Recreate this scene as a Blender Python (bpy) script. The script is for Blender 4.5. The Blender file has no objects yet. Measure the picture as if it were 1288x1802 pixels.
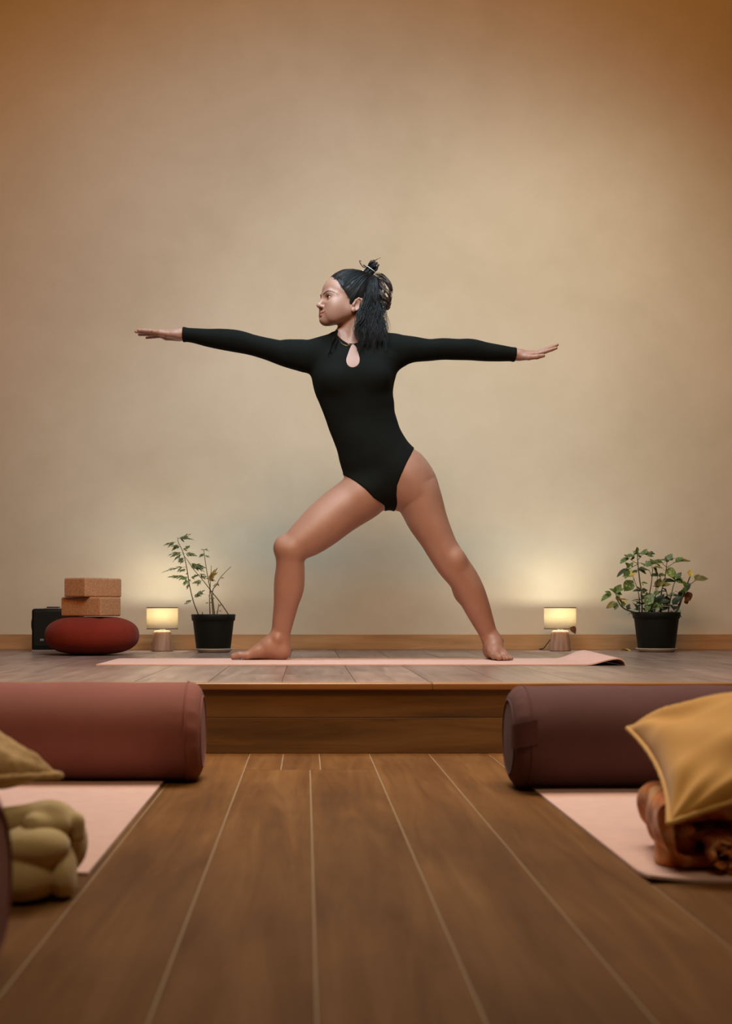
import bpy, bmesh, math, random
import numpy as np
from mathutils import Matrix, Vector

# ------------------------------------------------------------------ camera
SC = bpy.context.scene
COL = SC.collection
FPX = 2300.0                 # focal length in pixels of the 1288 x 1802 frame
VPX, VPY = 538.0, 1070.0     # principal point (the planks' vanishing point)
CAMZ = 0.403
STAGE = 0.196                # height of the platform top
SOLE = STAGE + 0.005         # top of the mat on the platform
cam_data = bpy.data.cameras.new('camera')
cam = bpy.data.objects.new('camera', cam_data)
COL.objects.link(cam)
cam.location = (0, 0, CAMZ)
cam.rotation_euler = (math.pi / 2, 0, 0)
cam_data.sensor_fit = 'AUTO'
cam_data.sensor_width = 36.0
cam_data.lens = FPX / 1802 * 36.0
cam_data.shift_x = (644 - VPX) / 1802
cam_data.shift_y = (VPY - 901) / 1802
cam_data.clip_start = 0.05
cam_data.dof.use_dof = True
cam_data.dof.focus_distance = 5.1
cam_data.dof.aperture_fstop = 4.6
SC.camera = cam

# ------------------------------------------------------------------ world, lights, exposure
SC.view_settings.view_transform = 'Standard'
SC.view_settings.look = 'None'
SC.view_settings.exposure = 0.0
SC.view_settings.gamma = 1.0
SC.view_settings.use_curve_mapping = False
SC.cycles.use_denoising = True
world = bpy.data.worlds.new('world')
SC.world = world
world.use_nodes = True
world.node_tree.nodes['Background'].inputs[0].default_value = (0.9, 0.62, 0.40, 1)
world.node_tree.nodes['Background'].inputs[1].default_value = 0.10


def add_light(name, kind, loc, target, energy, color, **kw):
    d = bpy.data.lights.new(name, kind)
    d.energy = energy
    d.color = color
    for k, v in kw.items():
        setattr(d, k, v)
    o = bpy.data.objects.new(name, d)
    COL.objects.link(o)
    o.location = loc
    if target is not None:
        o.rotation_euler = (Vector(target) - Vector(loc)).to_track_quat('-Z', 'Y').to_euler()
    return o


# daylight-white wash light over the platform, a yellow spot to its right, a daylight panel above, a warm room lamp, added front, head and amber fills
add_light('wash_light', 'SPOT', (0.05, 3.7, 2.55), (0.10, 6.52, 1.50), 182, (0.40, 0.77, 1.0), spot_size=math.radians(99), spot_blend=1.0, shadow_soft_size=0.32)
add_light('yellow_spot', 'SPOT', (1.25, 4.5, 2.6), (1.12, 6.52, 1.55), 64, (1.0, 1.0, 0.82), spot_size=math.radians(92), spot_blend=1.0, shadow_soft_size=0.25)
add_light('ceiling_panel', 'AREA', (0.2, 4.6, 3.6), (0.2, 4.7, 0.0), 24, (0.62, 0.84, 1.0), shape='RECTANGLE', size=1.6, size_y=0.6, spread=math.radians(100))
add_light('room_lamp', 'AREA', (0.15, 3.3, 2.35), (0.12, 3.25, 0.0), 36, (1.0, 0.83, 0.64), shape='RECTANGLE', size=1.8, size_y=0.5, spread=math.radians(130))
add_light('front_fill', 'AREA', (0.1, 0.5, 3.4), (0.1, 2.0, 0.1), 5.5, (1.0, 0.80, 0.50), shape='RECTANGLE', size=1.4, size_y=0.6, spread=math.radians(80))  # added fill, no real lamp: brightens the fronts of pillows and blankets
add_light('head_fill', 'SPOT', (-0.45, 4.30, 2.95), (0.12, 5.08, 1.45), 22, (1.0, 0.84, 0.74), spot_size=math.radians(46), spot_blend=1.0, shadow_soft_size=0.12)  # added unseen spot that brightens her face
add_light('amber_fill', 'AREA', (0.1, 1.3, 3.55), (0.2, 6.52, 1.9), 60, (1.0, 0.43, 0.08), shape='RECTANGLE', size=3.0, size_y=0.8, spread=math.radians(100))  # added unseen fill standing in for orange ambient light on the wall

# ------------------------------------------------------------------ helpers
rng = np.random.default_rng(7)
random.seed(7)


def W(px, py, Y):
    """metres in the room of a measured point at distance Y from the lens"""
    return np.array([(px - VPX) * Y / FPX, Y, CAMZ - (py - VPY) * Y / FPX])


def lin(r, g, b):
    f = lambda c: c / 12.92 if c <= 0.04045 else ((c + 0.055) / 1.055) ** 2.4
    return (f(r / 255), f(g / 255), f(b / 255), 1.0)


def tag(o, label=None, cat=None, group=None, kind=None):
    if label: o['label'] = label
    if cat: o['category'] = cat
    if group: o['group'] = group
    if kind: o['kind'] = kind
    return o


def empty(name, loc, label=None, cat=None, group=None):
    o = bpy.data.objects.new(name, None)
    COL.objects.link(o)
    o.location = loc
    o.empty_display_size = 0.05
    return tag(o, label, cat, group)


def put(o, parent):
    """parent a world-space piece to its thing without moving it"""
    if parent is not None:
        o.parent = parent
        o.matrix_parent_inverse = Matrix.Translation(-parent.location)
    return o


def mesh_obj(name, verts, faces, mat, parent=None, smooth=True):
    me = bpy.data.meshes.new(name)
    verts = np.asarray(verts, dtype=float)
    if isinstance(faces, np.ndarray):
        n, k = faces.shape
        me.vertices.add(len(verts))
        me.vertices.foreach_set('co', verts.astype(np.float32).ravel())
        me.loops.add(n * k)
        me.loops.foreach_set('vertex_index', faces.astype(np.int32).ravel())
        me.polygons.add(n)
        me.polygons.foreach_set('loop_start', np.arange(0, n * k, k, dtype=np.int32))
        me.update(calc_edges=True)
        me.validate()
    else:
        me.from_pydata([tuple(v) for v in verts], [], [tuple(f) for f in faces])
    if smooth:
        me.polygons.foreach_set('use_smooth', np.ones(len(me.polygons), dtype=bool))
    if mat is not None:
        for m in (mat if isinstance(mat, (list, tuple)) else [mat]):
            me.materials.append(m)
    o = bpy.data.objects.new(name, me)
    COL.objects.link(o)
    return put(o, parent)


def bm_obj(name, bm, mat, parent=None, smooth=False):
    me = bpy.data.meshes.new(name)
    bmesh.ops.recalc_face_normals(bm, faces=bm.faces)
    bm.to_mesh(me)
    bm.free()
    if smooth:
        me.polygons.foreach_set('use_smooth', np.ones(len(me.polygons), dtype=bool))
    me.materials.append(mat)
    o = bpy.data.objects.new(name, me)
    COL.objects.link(o)
    return put(o, parent)


def box_bm(x0, x1, y0, y1, z0, z1, bevel=0.0, seg=2, rotz=0.0):
    bm = bmesh.new()
    bmesh.ops.create_cube(bm, size=1)
    c = Vector(((x0 + x1) / 2, (y0 + y1) / 2, (z0 + z1) / 2))
    for v in bm.verts:
        v.co = Vector((v.co.x * (x1 - x0), v.co.y * (y1 - y0), v.co.z * (z1 - z0)))
    if bevel:
        bmesh.ops.bevel(bm, geom=bm.edges[:], offset=bevel, segments=seg, affect='EDGES', profile=0.5)
    R = Matrix.Rotation(rotz, 3, 'Z')
    for v in bm.verts:
        v.co = R @ v.co + c
    return bm


class Geo:
    """collects tubes, lathes and sheets for one mesh"""
    def __init__(s):
        s.v, s.f, s.n = [], [], 0

    def add(s, v, f):
        s.v.append(np.asarray(v, float)); s.f += [tuple(int(i) + s.n for i in q) for q in f]; s.n += len(v)

    def tube(s, pts, rad, k=6, closed=False, caps=True):
        pts = np.asarray(pts, float)
        n = len(pts)
        rad = np.full(n, rad, float) if np.isscalar(rad) else np.asarray(rad, float)
        if closed:
            T = np.roll(pts, -1, 0) - np.roll(pts, 1, 0)
        else:
            T = np.gradient(pts, axis=0)
        T /= np.linalg.norm(T, axis=1)[:, None] + 1e-12
        up = np.array([0.0, 0, 1]) if abs(T[0, 2]) < 0.9 else np.array([1.0, 0, 0])
        A = np.cross(T[0], up); A /= np.linalg.norm(A)
        v = np.zeros((n * k, 3))
        ang = np.arange(k) / k * 2 * math.pi
        for i in range(n):
            A = A - T[i] * (A @ T[i]); A /= np.linalg.norm(A) + 1e-12
            B = np.cross(T[i], A)
            v[i * k:(i + 1) * k] = pts[i] + rad[i] * (np.cos(ang)[:, None] * A + np.sin(ang)[:, None] * B)
        f = []
        m = n if closed else n - 1
        for i in range(m):
            j = (i + 1) % n
            for a in range(k):
                b = (a + 1) % k
                f.append((i * k + a, i * k + b, j * k + b, j * k + a))
        if not closed and caps:
            f.append(tuple(range(k - 1, -1, -1))); f.append(tuple(range((n - 1) * k, n * k)))
        s.add(v, f)

    def lathe(s, prof, center, k=40, sy=1.0, close=True):
        prof = np.asarray(prof, float); n = len(prof)
        a = np.arange(k) / k * 2 * math.pi
        v = np.zeros((n * k, 3))
        for i, (r, z) in enumerate(prof):
            v[i * k:(i + 1) * k] = np.stack([center[0] + r * np.cos(a), center[1] + r * sy * np.sin(a), np.full(k, center[2] + z)], 1)
        f = []
        for i in range(n - 1):
            for q in range(k):
                b = (q + 1) % k
                f.append((i * k + q, i * k + b, (i + 1) * k + b, (i + 1) * k + q))
        if close:
            f.append(tuple(range(k - 1, -1, -1))); f.append(tuple(range((n - 1) * k, n * k)))
        s.add(v, f)

    def grid(s, P, wrap=False):
        """P (n,m,3) sheet"""
        n, m = P.shape[:2]
        f = []
        for i in range(n - 1):
            for j in range(m if wrap else m - 1):
                j2 = (j + 1) % m
                f.append((i * m + j, (i + 1) * m + j, (i + 1) * m + j2, i * m + j2))
        s.add(P.reshape(-1, 3), f)

    def obj(s, name, mat, parent=None, smooth=True):
        return mesh_obj(name, np.concatenate(s.v), s.f, mat, parent, smooth)


def catmull(P, n):
    """resample the rows of P (points with any extra columns) to n per span"""
    P = np.asarray(P, float)
    Q = np.vstack([2 * P[0] - P[1], P, 2 * P[-1] - P[-2]])
    out = []
    for i in range(1, len(Q) - 2):
        p0, p1, p2, p3 = Q[i - 1], Q[i], Q[i + 1], Q[i + 2]
        for t in np.arange(n) / n:
            out.append(0.5 * (2 * p1 + (p2 - p0) * t + (2 * p0 - 5 * p1 + 4 * p2 - p3) * t * t + (3 * p1 - p0 - 3 * p2 + p3) * t ** 3))
    out.append(P[-1])
    return np.array(out)


# ------------------------------------------------------------------ materials
class NT:
    def __init__(s, name):
        s.m = bpy.data.materials.new(name); s.m.use_nodes = True
        s.t = s.m.node_tree; s.b = s.t.nodes['Principled BSDF']

    def n(s, kind, **kw):
        x = s.t.nodes.new(kind)
        for k, v in kw.items():
            if k.startswith('i_'):
                x.inputs[k[2:].replace('_', ' ')].default_value = v
            else:
                setattr(x, k, v)
        return x

    def l(s, a, b): s.t.links.new(a, b)

    def ramp(s, fac, stops):
        r = s.n('ShaderNodeValToRGB')
        e = r.color_ramp.elements
        while len(e) < len(stops): e.new(0.5)
        for q, (p, c) in zip(e, stops):
            q.position = p; q.color = c
        s.l(fac, r.inputs[0])
        return r.outputs[0]

    def coord(s, scale=(1, 1, 1), kind='Object', jitter=False):
        tc = s.n('ShaderNodeTexCoord'); mp = s.n('ShaderNodeMapping')
        mp.inputs['Scale'].default_value = scale
        src = tc.outputs[kind]
        if jitter:
            oi = s.n('ShaderNodeObjectInfo'); mul = s.n('ShaderNodeMath', operation='MULTIPLY'); mul.inputs[1].default_value = 37.0
            s.l(oi.outputs['Random'], mul.inputs[0])
            ad = s.n('ShaderNodeVectorMath', operation='ADD'); s.l(src, ad.inputs[0]); s.l(mul.outputs[0], ad.inputs[1])
            src = ad.outputs[0]
        s.l(src, mp.inputs['Vector'])
        return mp.outputs[0]

    def noise(s, vec, scale, detail=4, rough=0.55, dist=0.0):
        x = s.n('ShaderNodeTexNoise'); x.inputs['Scale'].default_value = scale; x.inputs['Detail'].default_value = detail
        x.inputs['Roughness'].default_value = rough; x.inputs['Distortion'].default_value = dist
        s.l(vec, x.inputs['Vector'])
        return x.outputs[0]

    def bump(s, h, strength, dist=0.01):
        b = s.n('ShaderNodeBump'); b.inputs['Strength'].default_value = strength; b.inputs['Distance'].default_value = dist
        s.l(h, b.inputs['Height']); s.l(b.outputs[0], s.b.inputs['Normal'])

    def set(s, **kw):
        for k, v in kw.items():
            s.b.inputs[k.replace('_', ' ')].default_value = v
        return s


def simple(name, col, rough=0.6, **kw):
    t = NT(name); t.set(Base_Color=col, Roughness=rough, **kw); return t.m


def cloth(name, c1, c2, rough=0.9, weave=900, bump=0.25, mottled=12):
    t = NT(name); t.set(Roughness=rough, Sheen_Weight=0.25)
    v = t.coord()
    t.l(t.ramp(t.noise(v, mottled, 5), [(0.3, c1), (0.7, c2)]), t.b.inputs['Base Color'])
    t.bump(t.noise(v, weave, 2), bump, 0.002)
    return t.m


def wood(name, dark, mid, light, along='Y', scale=1.0, rough=0.5, bump=0.12, vary=0.35, spec=0.5):
    t = NT(name); t.set(Roughness=rough)
    st = {'X': (0.7, 9, 9), 'Y': (9, 0.7, 9), 'Z': (9, 9, 0.7)}[along]
    v = t.coord(tuple(a * scale for a in st), jitter=True)
    g = t.noise(v, 2.2, 8, 0.65, 0.6)
    c = t.ramp(g, [(0.28, dark), (0.5, mid), (0.72, light)])
    v2 = t.coord((1, 1, 1), jitter=True)
    big = t.noise(v2, 2.3, 3)
    hsv = t.n('ShaderNodeHueSaturation')
    oi = t.n('ShaderNodeObjectInfo')
    mr = t.n('ShaderNodeMapRange'); mr.inputs['To Min'].default_value = 1 - vary / 2; mr.inputs['To Max'].default_value = 1 + vary / 2
    t.l(oi.outputs['Random'], mr.inputs['Value'])
    mr2 = t.n('ShaderNodeMapRange'); mr2.inputs['From Min'].default_value = 0.3; mr2.inputs['From Max'].default_value = 0.7
    mr2.inputs['To Min'].default_value = 0.82; mr2.inputs['To Max'].default_value = 1.15
    t.l(big, mr2.inputs['Value'])
    mu = t.n('ShaderNodeMath', operation='MULTIPLY'); t.l(mr.outputs[0], mu.inputs[0]); t.l(mr2.outputs[0], mu.inputs[1])
    t.l(mu.outputs[0], hsv.inputs['Value']); t.l(c, hsv.inputs['Color'])
    t.l(hsv.outputs[0], t.b.inputs['Base Color'])
    t.bump(g, bump, 0.004)
    t.b.inputs['Specular IOR Level'].default_value = spec
    return t.m


M = {}
# clay plaster wall
t = NT('clay_plaster'); t.set(Roughness=0.9)
v = t.coord()
a = t.noise(v, 1.1, 6, 0.6, 0.4); b = t.noise(v, 9, 6, 0.6)
mx = t.n('ShaderNodeMath', operation='MULTIPLY_ADD'); mx.inputs[1].default_value = 0.25
t.l(b, mx.inputs[0]); t.l(a, mx.inputs[2])
t.l(t.ramp(mx.outputs[0], [(0.42, lin(192, 180, 156)), (0.62, lin(200, 188, 165)), (0.85, lin(207, 196, 174))]), t.b.inputs['Base Color'])
t.bump(b, 0.12, 0.01)
M['plaster'] = t.m
M['paint'] = simple('warm_paint', lin(150, 84, 30), 0.9)
M['ceiling'] = simple('ceiling_paint', lin(140, 84, 36), 0.9)
M['grout'] = simple('pale_joint', lin(154, 132, 102), 0.8)
M['stage_joint'] = simple('dark_joint', lin(60, 44, 30), 0.8)
M['floor'] = wood('floor_oak', lin(92, 60, 31), lin(110, 75, 41), lin(126, 90, 53), 'Y', 1.0, 0.65, 0.15, 0.16, 0.08)
M['stage'] = wood('stage_oak', lin(100, 82, 76), lin(132, 112, 104), lin(156, 136, 127), 'Y', 1.0, 0.30, 0.1, 0.35)
M['riser'] = wood('riser_oak', lin(72, 50, 24), lin(108, 78, 40), lin(132, 98, 56), 'X', 1.0, 0.6, 0.2, 0.2)
M['nosing'] = wood('nosing_oak', lin(128, 88, 50), lin(148, 104, 60), lin(164, 118, 72), 'X', 1.0, 0.28, 0.1, 0.05)
M['baseboard'] = wood('baseboard_oak', lin(150, 112, 72), lin(176, 134, 90), lin(194, 152, 106), 'X', 1.2, 0.5, 0.1, 0.1)
M['pink_mat'] = cloth('pink_rubber', lin(212, 174, 162), lin(220, 183, 171), 0.85, 700, 0.2, 30)
M['mat_under'] = simple('mat_underside', lin(46, 40, 36), 0.9)
M['bolster'] = cloth('mauve_cotton', lin(127, 79, 70), lin(135, 85, 76), 0.85, 1200, 0.2, 6)
M['bolster_dark'] = cloth('plum_cotton', lin(84, 55, 53), lin(92, 61, 59), 0.85, 1200, 0.2, 6)
M['zafu'] = cloth('rust_cotton', lin(112, 34, 18), lin(124, 41, 23), 0.9, 900, 0.2, 6)
for k_ in ('bolster', 'bolster_dark', 'zafu'):
    M[k_].node_tree.nodes['Principled BSDF'].inputs['Sheen Weight'].default_value = 0.04
    M[k_].node_tree.nodes['Principled BSDF'].inputs['Specular IOR Level'].default_value = 0.2
t = NT('cork'); t.set(Roughness=0.85)
v = t.coord()
t.l(t.ramp(t.noise(v, 160, 3, 0.7), [(0.3, lin(150, 104, 68)), (0.55, lin(182, 132, 92)), (0.75, lin(200, 152, 112))]), t.b.inputs['Base Color'])
t.bump(t.noise(v, 200, 3), 0.3, 0.003)
M['cork'] = t.m
M['black_plastic'] = simple('black_plastic', lin(14, 16, 14), 0.5, Specular_IOR_Level=0.3)
M['matte_black'] = simple('pot_plastic', lin(17, 20, 15), 0.6, Specular_IOR_Level=0.25)
M['silver'] = simple('silver_trim', lin(190, 180, 165), 0.35, Metallic=0.7)
M['badge'] = simple('badge_print', lin(120, 116, 108), 0.5)
M['saucer'] = simple('grey_saucer', lin(176, 160, 140), 0.45)
M['soil'] = cloth('potting_soil', lin(30, 22, 15), lin(52, 38, 26), 1.0, 200, 0.6, 60)
# lamp materials
t = NT('lamp_linen')
t.t.nodes.remove(t.b)
df = t.n('ShaderNodeBsdfDiffuse'); tr = t.n('ShaderNodeBsdfTranslucent'); mixs = t.n('ShaderNodeMixShader')
v = t.coord()
c = t.ramp(t.noise(v, 420, 2), [(0.35, lin(200, 188, 160)), (0.7, lin(216, 205, 178))])
t.l(c, df.inputs[0]); t.l(c, tr.inputs[0]); mixs.inputs[0].default_value = 0.30
t.l(df.outputs[0], mixs.inputs[1]); t.l(tr.outputs[0], mixs.inputs[2])
t.l(mixs.outputs[0], t.t.nodes['Material Output'].inputs[0])
M['linen'] = t.m
t = NT('lamp_ceramic'); t.set(Roughness=0.5)
v = t.coord((60, 60, 4))
t.l(t.ramp(t.noise(v, 1.0, 4), [(0.35, lin(128, 98, 80)), (0.6, lin(154, 122, 102)), (0.8, lin(172, 140, 118))]), t.b.inputs['Base Color'])
M['ceramic'] = t.m
M['trim_brown'] = simple('shade_trim', lin(92, 62, 34), 0.6)
t = NT('bulb_glow'); t.set(Base_Color=(1, 0.9, 0.7, 1), Emission_Color=(1, 0.96, 0.86, 1), Emission_Strength=170)
M['bulb'] = t.m
# skin
t = NT('skin')
t.set(Roughness=0.5, Subsurface_Weight=0.12, Subsurface_Scale=0.02)
t.b.inputs['Subsurface Radius'].default_value = (1.0, 0.35, 0.2)
v = t.coord()
t.l(t.ramp(t.noise(v, 14, 4), [(0.3, lin(152, 111, 91)), (0.7, lin(161, 120, 100))]), t.b.inputs['Base Color'])
t.bump(t.noise(v, 260, 3), 0.06, 0.002)
M['skin'] = t.m
M['lips'] = simple('lips', lin(158, 98, 82), 0.45)
M['jersey'] = cloth('black_jersey', lin(11, 13, 10), lin(14, 16, 12), 0.95, 1500, 0.15, 20)
M['jersey'].node_tree.nodes['Principled BSDF'].inputs['Sheen Weight'].default_value = 0.0
M['jersey'].node_tree.nodes['Principled BSDF'].inputs['Specular IOR Level'].default_value = 0.15
t = NT('dark_hair'); t.set(Roughness=0.48, Specular_IOR_Level=0.28)
v = t.coord()
t.l(t.ramp(t.noise(v, 60, 4), [(0.35, lin(8, 8, 8)), (0.65, lin(17, 14, 12))]), t.b.inputs['Base Color'])
M['hair'] = t.m
M['hair_tips'] = simple('brown_hair', lin(50, 30, 21), 0.5)
M['brow'] = simple('brow_hair', lin(44, 30, 24), 0.7)
M['sclera'] = simple('eye_white', lin(214, 196, 182), 0.25)
M['iris'] = simple('brown_iris', lin(60, 34, 20), 0.2)
M['pupil'] = simple('pupil', lin(8, 7, 6), 0.15)
M['gold'] = simple('gold', lin(190, 140, 80), 0.35, Metallic=1.0)
M['tie'] = simple('white_elastic', lin(205, 198, 190), 0.6)
# ------------------------------------------------------------------ the room
X0, X1, Y0, WALL, TOP = -2.9, 3.5, -2.6, 6.52, 3.75
STAGE_Y = 3.607


def struct(name, bm, mat):
    return tag(bm_obj(name, bm, mat), kind='structure')


struct('wall_back', box_bm(X0 - .003, X1 + .003, WALL, WALL + 0.15, 0, TOP), M['plaster'])
struct('wall_left', box_bm(X0 - 0.16, X0 - 0.003, Y0, WALL, 0, TOP), M['paint'])
struct('wall_right', box_bm(X1 + 0.003, X1 + 0.16, Y0, WALL, 0, TOP), M['paint'])
struct('wall_front', box_bm(X0 - .003, X1 + .003, Y0 - 0.15, Y0, 0, TOP), M['paint'])
struct('ceiling', box_bm(X0 - .16, X1 + .16, Y0, WALL, TOP, TOP + 0.1), M['ceiling'])

# lower floor: pale bed that shows in the joints, and the planks as pieces of it
floor = struct('floor', box_bm(X0, X1, Y0, STAGE_Y + 0.05, -0.08, -0.0012), M['grout'])
PW, SX = 0.1648, 0.0109
GAP = 0.0024


def plank(x0, x1, y0, y1, z0, z1, parent, mat, gap):
    bm = box_bm(x0 + gap / 2, x1 - gap / 2, y0 + gap / 2, y1 - gap / 2, z0, z1)
    top = [e for e in bm.edges if all(v.co.z > z1 - 1e-5 for v in e.verts)]
    bmesh.ops.bevel(bm, geom=top, offset=0.0006, segments=1, affect='EDGES')
    return bm_obj('plank', bm, mat, parent)


i0 = int(math.floor((X0 - SX) / PW)); i1 = int(math.ceil((X1 - SX) / PW))
for i in range(i0, i1):
    xa, xb = max(X0, SX + i * PW), min(X1, SX + (i + 1) * PW)
    if xb - xa < 0.02: continue
    far = 3.26 if i in (-1, 0) else STAGE_Y + 0.02
    cut = 1.12 - 0.9 * random.random()
    dz = random.uniform(-0.0003, 0.0003)
    plank(xa, xb, Y0, cut, -0.012, dz, floor, M['floor'], GAP)
    plank(xa, xb, cut, far, -0.012, dz, floor, M['floor'], GAP)
for xa, xb in ((SX - PW, -0.062), (-0.062, 0.037), (0.037, SX + PW)):
    plank(xa, xb, 3.26, STAGE_Y + 0.02, -0.012, 0, floor, M['floor'], GAP)

# raised platform
stage = empty('wooden_platform', (0.3, 5.0, 0), 'raised oak platform across the room in front of the plaster wall', 'platform')
bm_obj('platform_core', box_bm(X0, X1, STAGE_Y + 0.035, WALL - .002, 0, STAGE - 0.0015), M['stage_joint'], stage)
for (xa, xb) in ((X0, -0.9), (-0.9, 0.93), (0.93, X1)):
    for (za, zb) in ((0.0, 0.0995), (0.0995, STAGE - 0.0205)):
        bm = box_bm(xa + 0.0008, xb - 0.0008, STAGE_Y + 0.015, STAGE_Y + 0.035, za + 0.0006, zb - 0.0006, 0.0008, 1)
        bm_obj('riser_board', bm, M['riser'], stage)
for (xa, xb) in ((X0, 0.35), (0.35, X1)):
    bm_obj('nosing', box_bm(xa, xb, STAGE_Y, STAGE_Y + 0.06, STAGE - 0.020, STAGE, 0.004, 3), M['nosing'], stage)
SPW = 0.207
k0 = int(math.floor((X0 - 0.14) / SPW)); k1 = int(math.ceil((X1 - 0.14) / SPW))
for i in range(k0, k1):
    xa, xb = max(X0, 0.14 + i * SPW), min(X1, 0.14 + (i + 1) * SPW)
    if xb - xa < 0.02: continue
    cuts = [STAGE_Y + 0.0605]
    y = STAGE_Y + 0.0605 + (0.92 if i == 0 else random.uniform(0.3, 1.3))
    while y < WALL - 0.2:
        cuts.append(y); y += random.uniform(1.0, 1.4)
    cuts.append(WALL - .001)
    for ya, yb in zip(cuts[:-1], cuts[1:]):
        plank(xa, xb, ya, yb, STAGE - 0.0015, STAGE, stage, M['stage'], 0.0022)

bb = struct('baseboard_back', box_bm(X0, X1, WALL - 0.014, WALL, STAGE, STAGE + 0.076, 0.002, 2), M['baseboard'])
# ------------------------------------------------------------------ implicit surfaces for organic shapes
CAP = 0.06


class Shape:
    def __init__(s): s.ops = []

    def op(s, fn, lo, hi, k=0.01, mode='u'):
        s.ops.append((fn, np.asarray(lo, float) - CAP - k, np.asarray(hi, float) + CAP + k, k, mode))

    def ell(s, c, r, R=None, k=0.01, mode='u'):
        c = np.asarray(c, float); r = np.asarray(r, float)
        R = np.eye(3) if R is None else np.asarray(R, float)      # rows = local axes

        def fn(P):
            q = (P - c) @ R.T
            k0 = np.sqrt(((q / r) ** 2).sum(1)); k1 = np.sqrt(((q / (r * r)) ** 2).sum(1)) + 1e-9
            return k0 * (k0 - 1) / k1
        s.op(fn, c - r.max(), c + r.max(), k, mode)

    def cap(s, a, b, ra, rb=None, k=0.01, mode='u', flat=None):
        a = np.asarray(a, float); b = np.asarray(b, float); rb = ra if rb is None else rb
        ab = b - a; L = ab @ ab + 1e-12

        def fn(P):
            ap = P - a
            t = np.clip(ap @ ab / L, 0, 1)
            q = ap - t[:, None] * ab
            if flat is not None:
                ax, fac = flat
                comp = q @ ax
                q = q + np.outer(comp * (fac - 1), ax)
            return np.sqrt((q * q).sum(1)) - (ra + (rb - ra) * t)
        m = max(ra, rb)
        s.op(fn, np.minimum(a, b) - m, np.maximum(a, b) + m, k, mode)

    def chain(s, pts, k=0.01, mode='u'):
        """pts rows (x,y,z,r,q): rounded tube, its depth (Y) half-width being r*q"""
        C = catmull(pts, 9)
        m = (C[:, 3] * np.maximum(1, C[:, 4])).max()

        def fn(P):
            lo, hi = P.min(0) - CAP - m, P.max(0) + CAP + m
            D = np.full(len(P), CAP)
            for i in range(len(C) - 1):
                a, b = C[i], C[i + 1]
                if (np.minimum(a, b)[:3] > hi).any() or (np.maximum(a, b)[:3] < lo).any(): continue
                dx, dz = b[0] - a[0], b[2] - a[2]
                t = np.clip(((P[:, 0] - a[0]) * dx + (P[:, 2] - a[2]) * dz) / (dx * dx + dz * dz + 1e-12), 0, 1)
                ex = P[:, 0] - a[0] - t * dx; ez = P[:, 2] - a[2] - t * dz
                ey = (P[:, 1] - a[1] - t * (b[1] - a[1])) / (a[4] + t * (b[4] - a[4]))
                np.minimum(D, np.sqrt(ex * ex + ey * ey + ez * ez) - (a[3] + t * (b[3] - a[3])), out=D)
            return D
        s.op(fn, C[:, :3].min(0) - m, C[:, :3].max(0) + m, k, mode)

    def __call__(s, P):
        P = np.asarray(P, float)
        D = np.full(len(P), CAP)
        if len(P) == 0: return D
        key = np.floor(P / 0.08).astype(np.int64) + 500
        key = (key[:, 0] * 2000 + key[:, 1]) * 2000 + key[:, 2]
        order = np.argsort(key, kind='stable')
        ks = key[order]
        cuts = np.flatnonzero(np.diff(ks)) + 1
        for idx in np.split(order, cuts):
            Q = P[idx]; lo, hi = Q.min(0), Q.max(0)
            d = np.full(len(Q), CAP)
            for fn, a, b, k, mode in s.ops:
                if (a > hi).any() or (b < lo).any(): continue
                e = fn(Q)
                if mode == 'u':
                    h = np.maximum(k - np.abs(d - e), 0) / k if k > 0 else 0
                    d = np.minimum(d, e) - h * h * k / 4
                else:
                    e = -e
                    h = np.maximum(k - np.abs(d - e), 0) / k if k > 0 else 0
                    d = np.maximum(d, e) + h * h * k / 4
            D[idx] = np.clip(d, -CAP, CAP)
        return D


def grad(fn, P, e=0.0008):
    k = np.array([[1, -1, -1], [-1, -1, 1], [-1, 1, -1], [1, 1, 1]], float)
    g = np.zeros_like(P)
    for q in k: g += q * fn(P + q * e)[:, None]
    return g / (4 * e)


def project(fn, P, it=2, lim=0.004):
    P = P.copy()
    for _ in range(it):
        d = fn(P); g = grad(fn, P); n2 = (g * g).sum(1)
        st = g * (d / np.maximum(n2, 0.05))[:, None]
        L = np.linalg.norm(st, axis=1); st *= np.minimum(1, lim / (L + 1e-12))[:, None]
        P -= st
    return P


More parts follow.
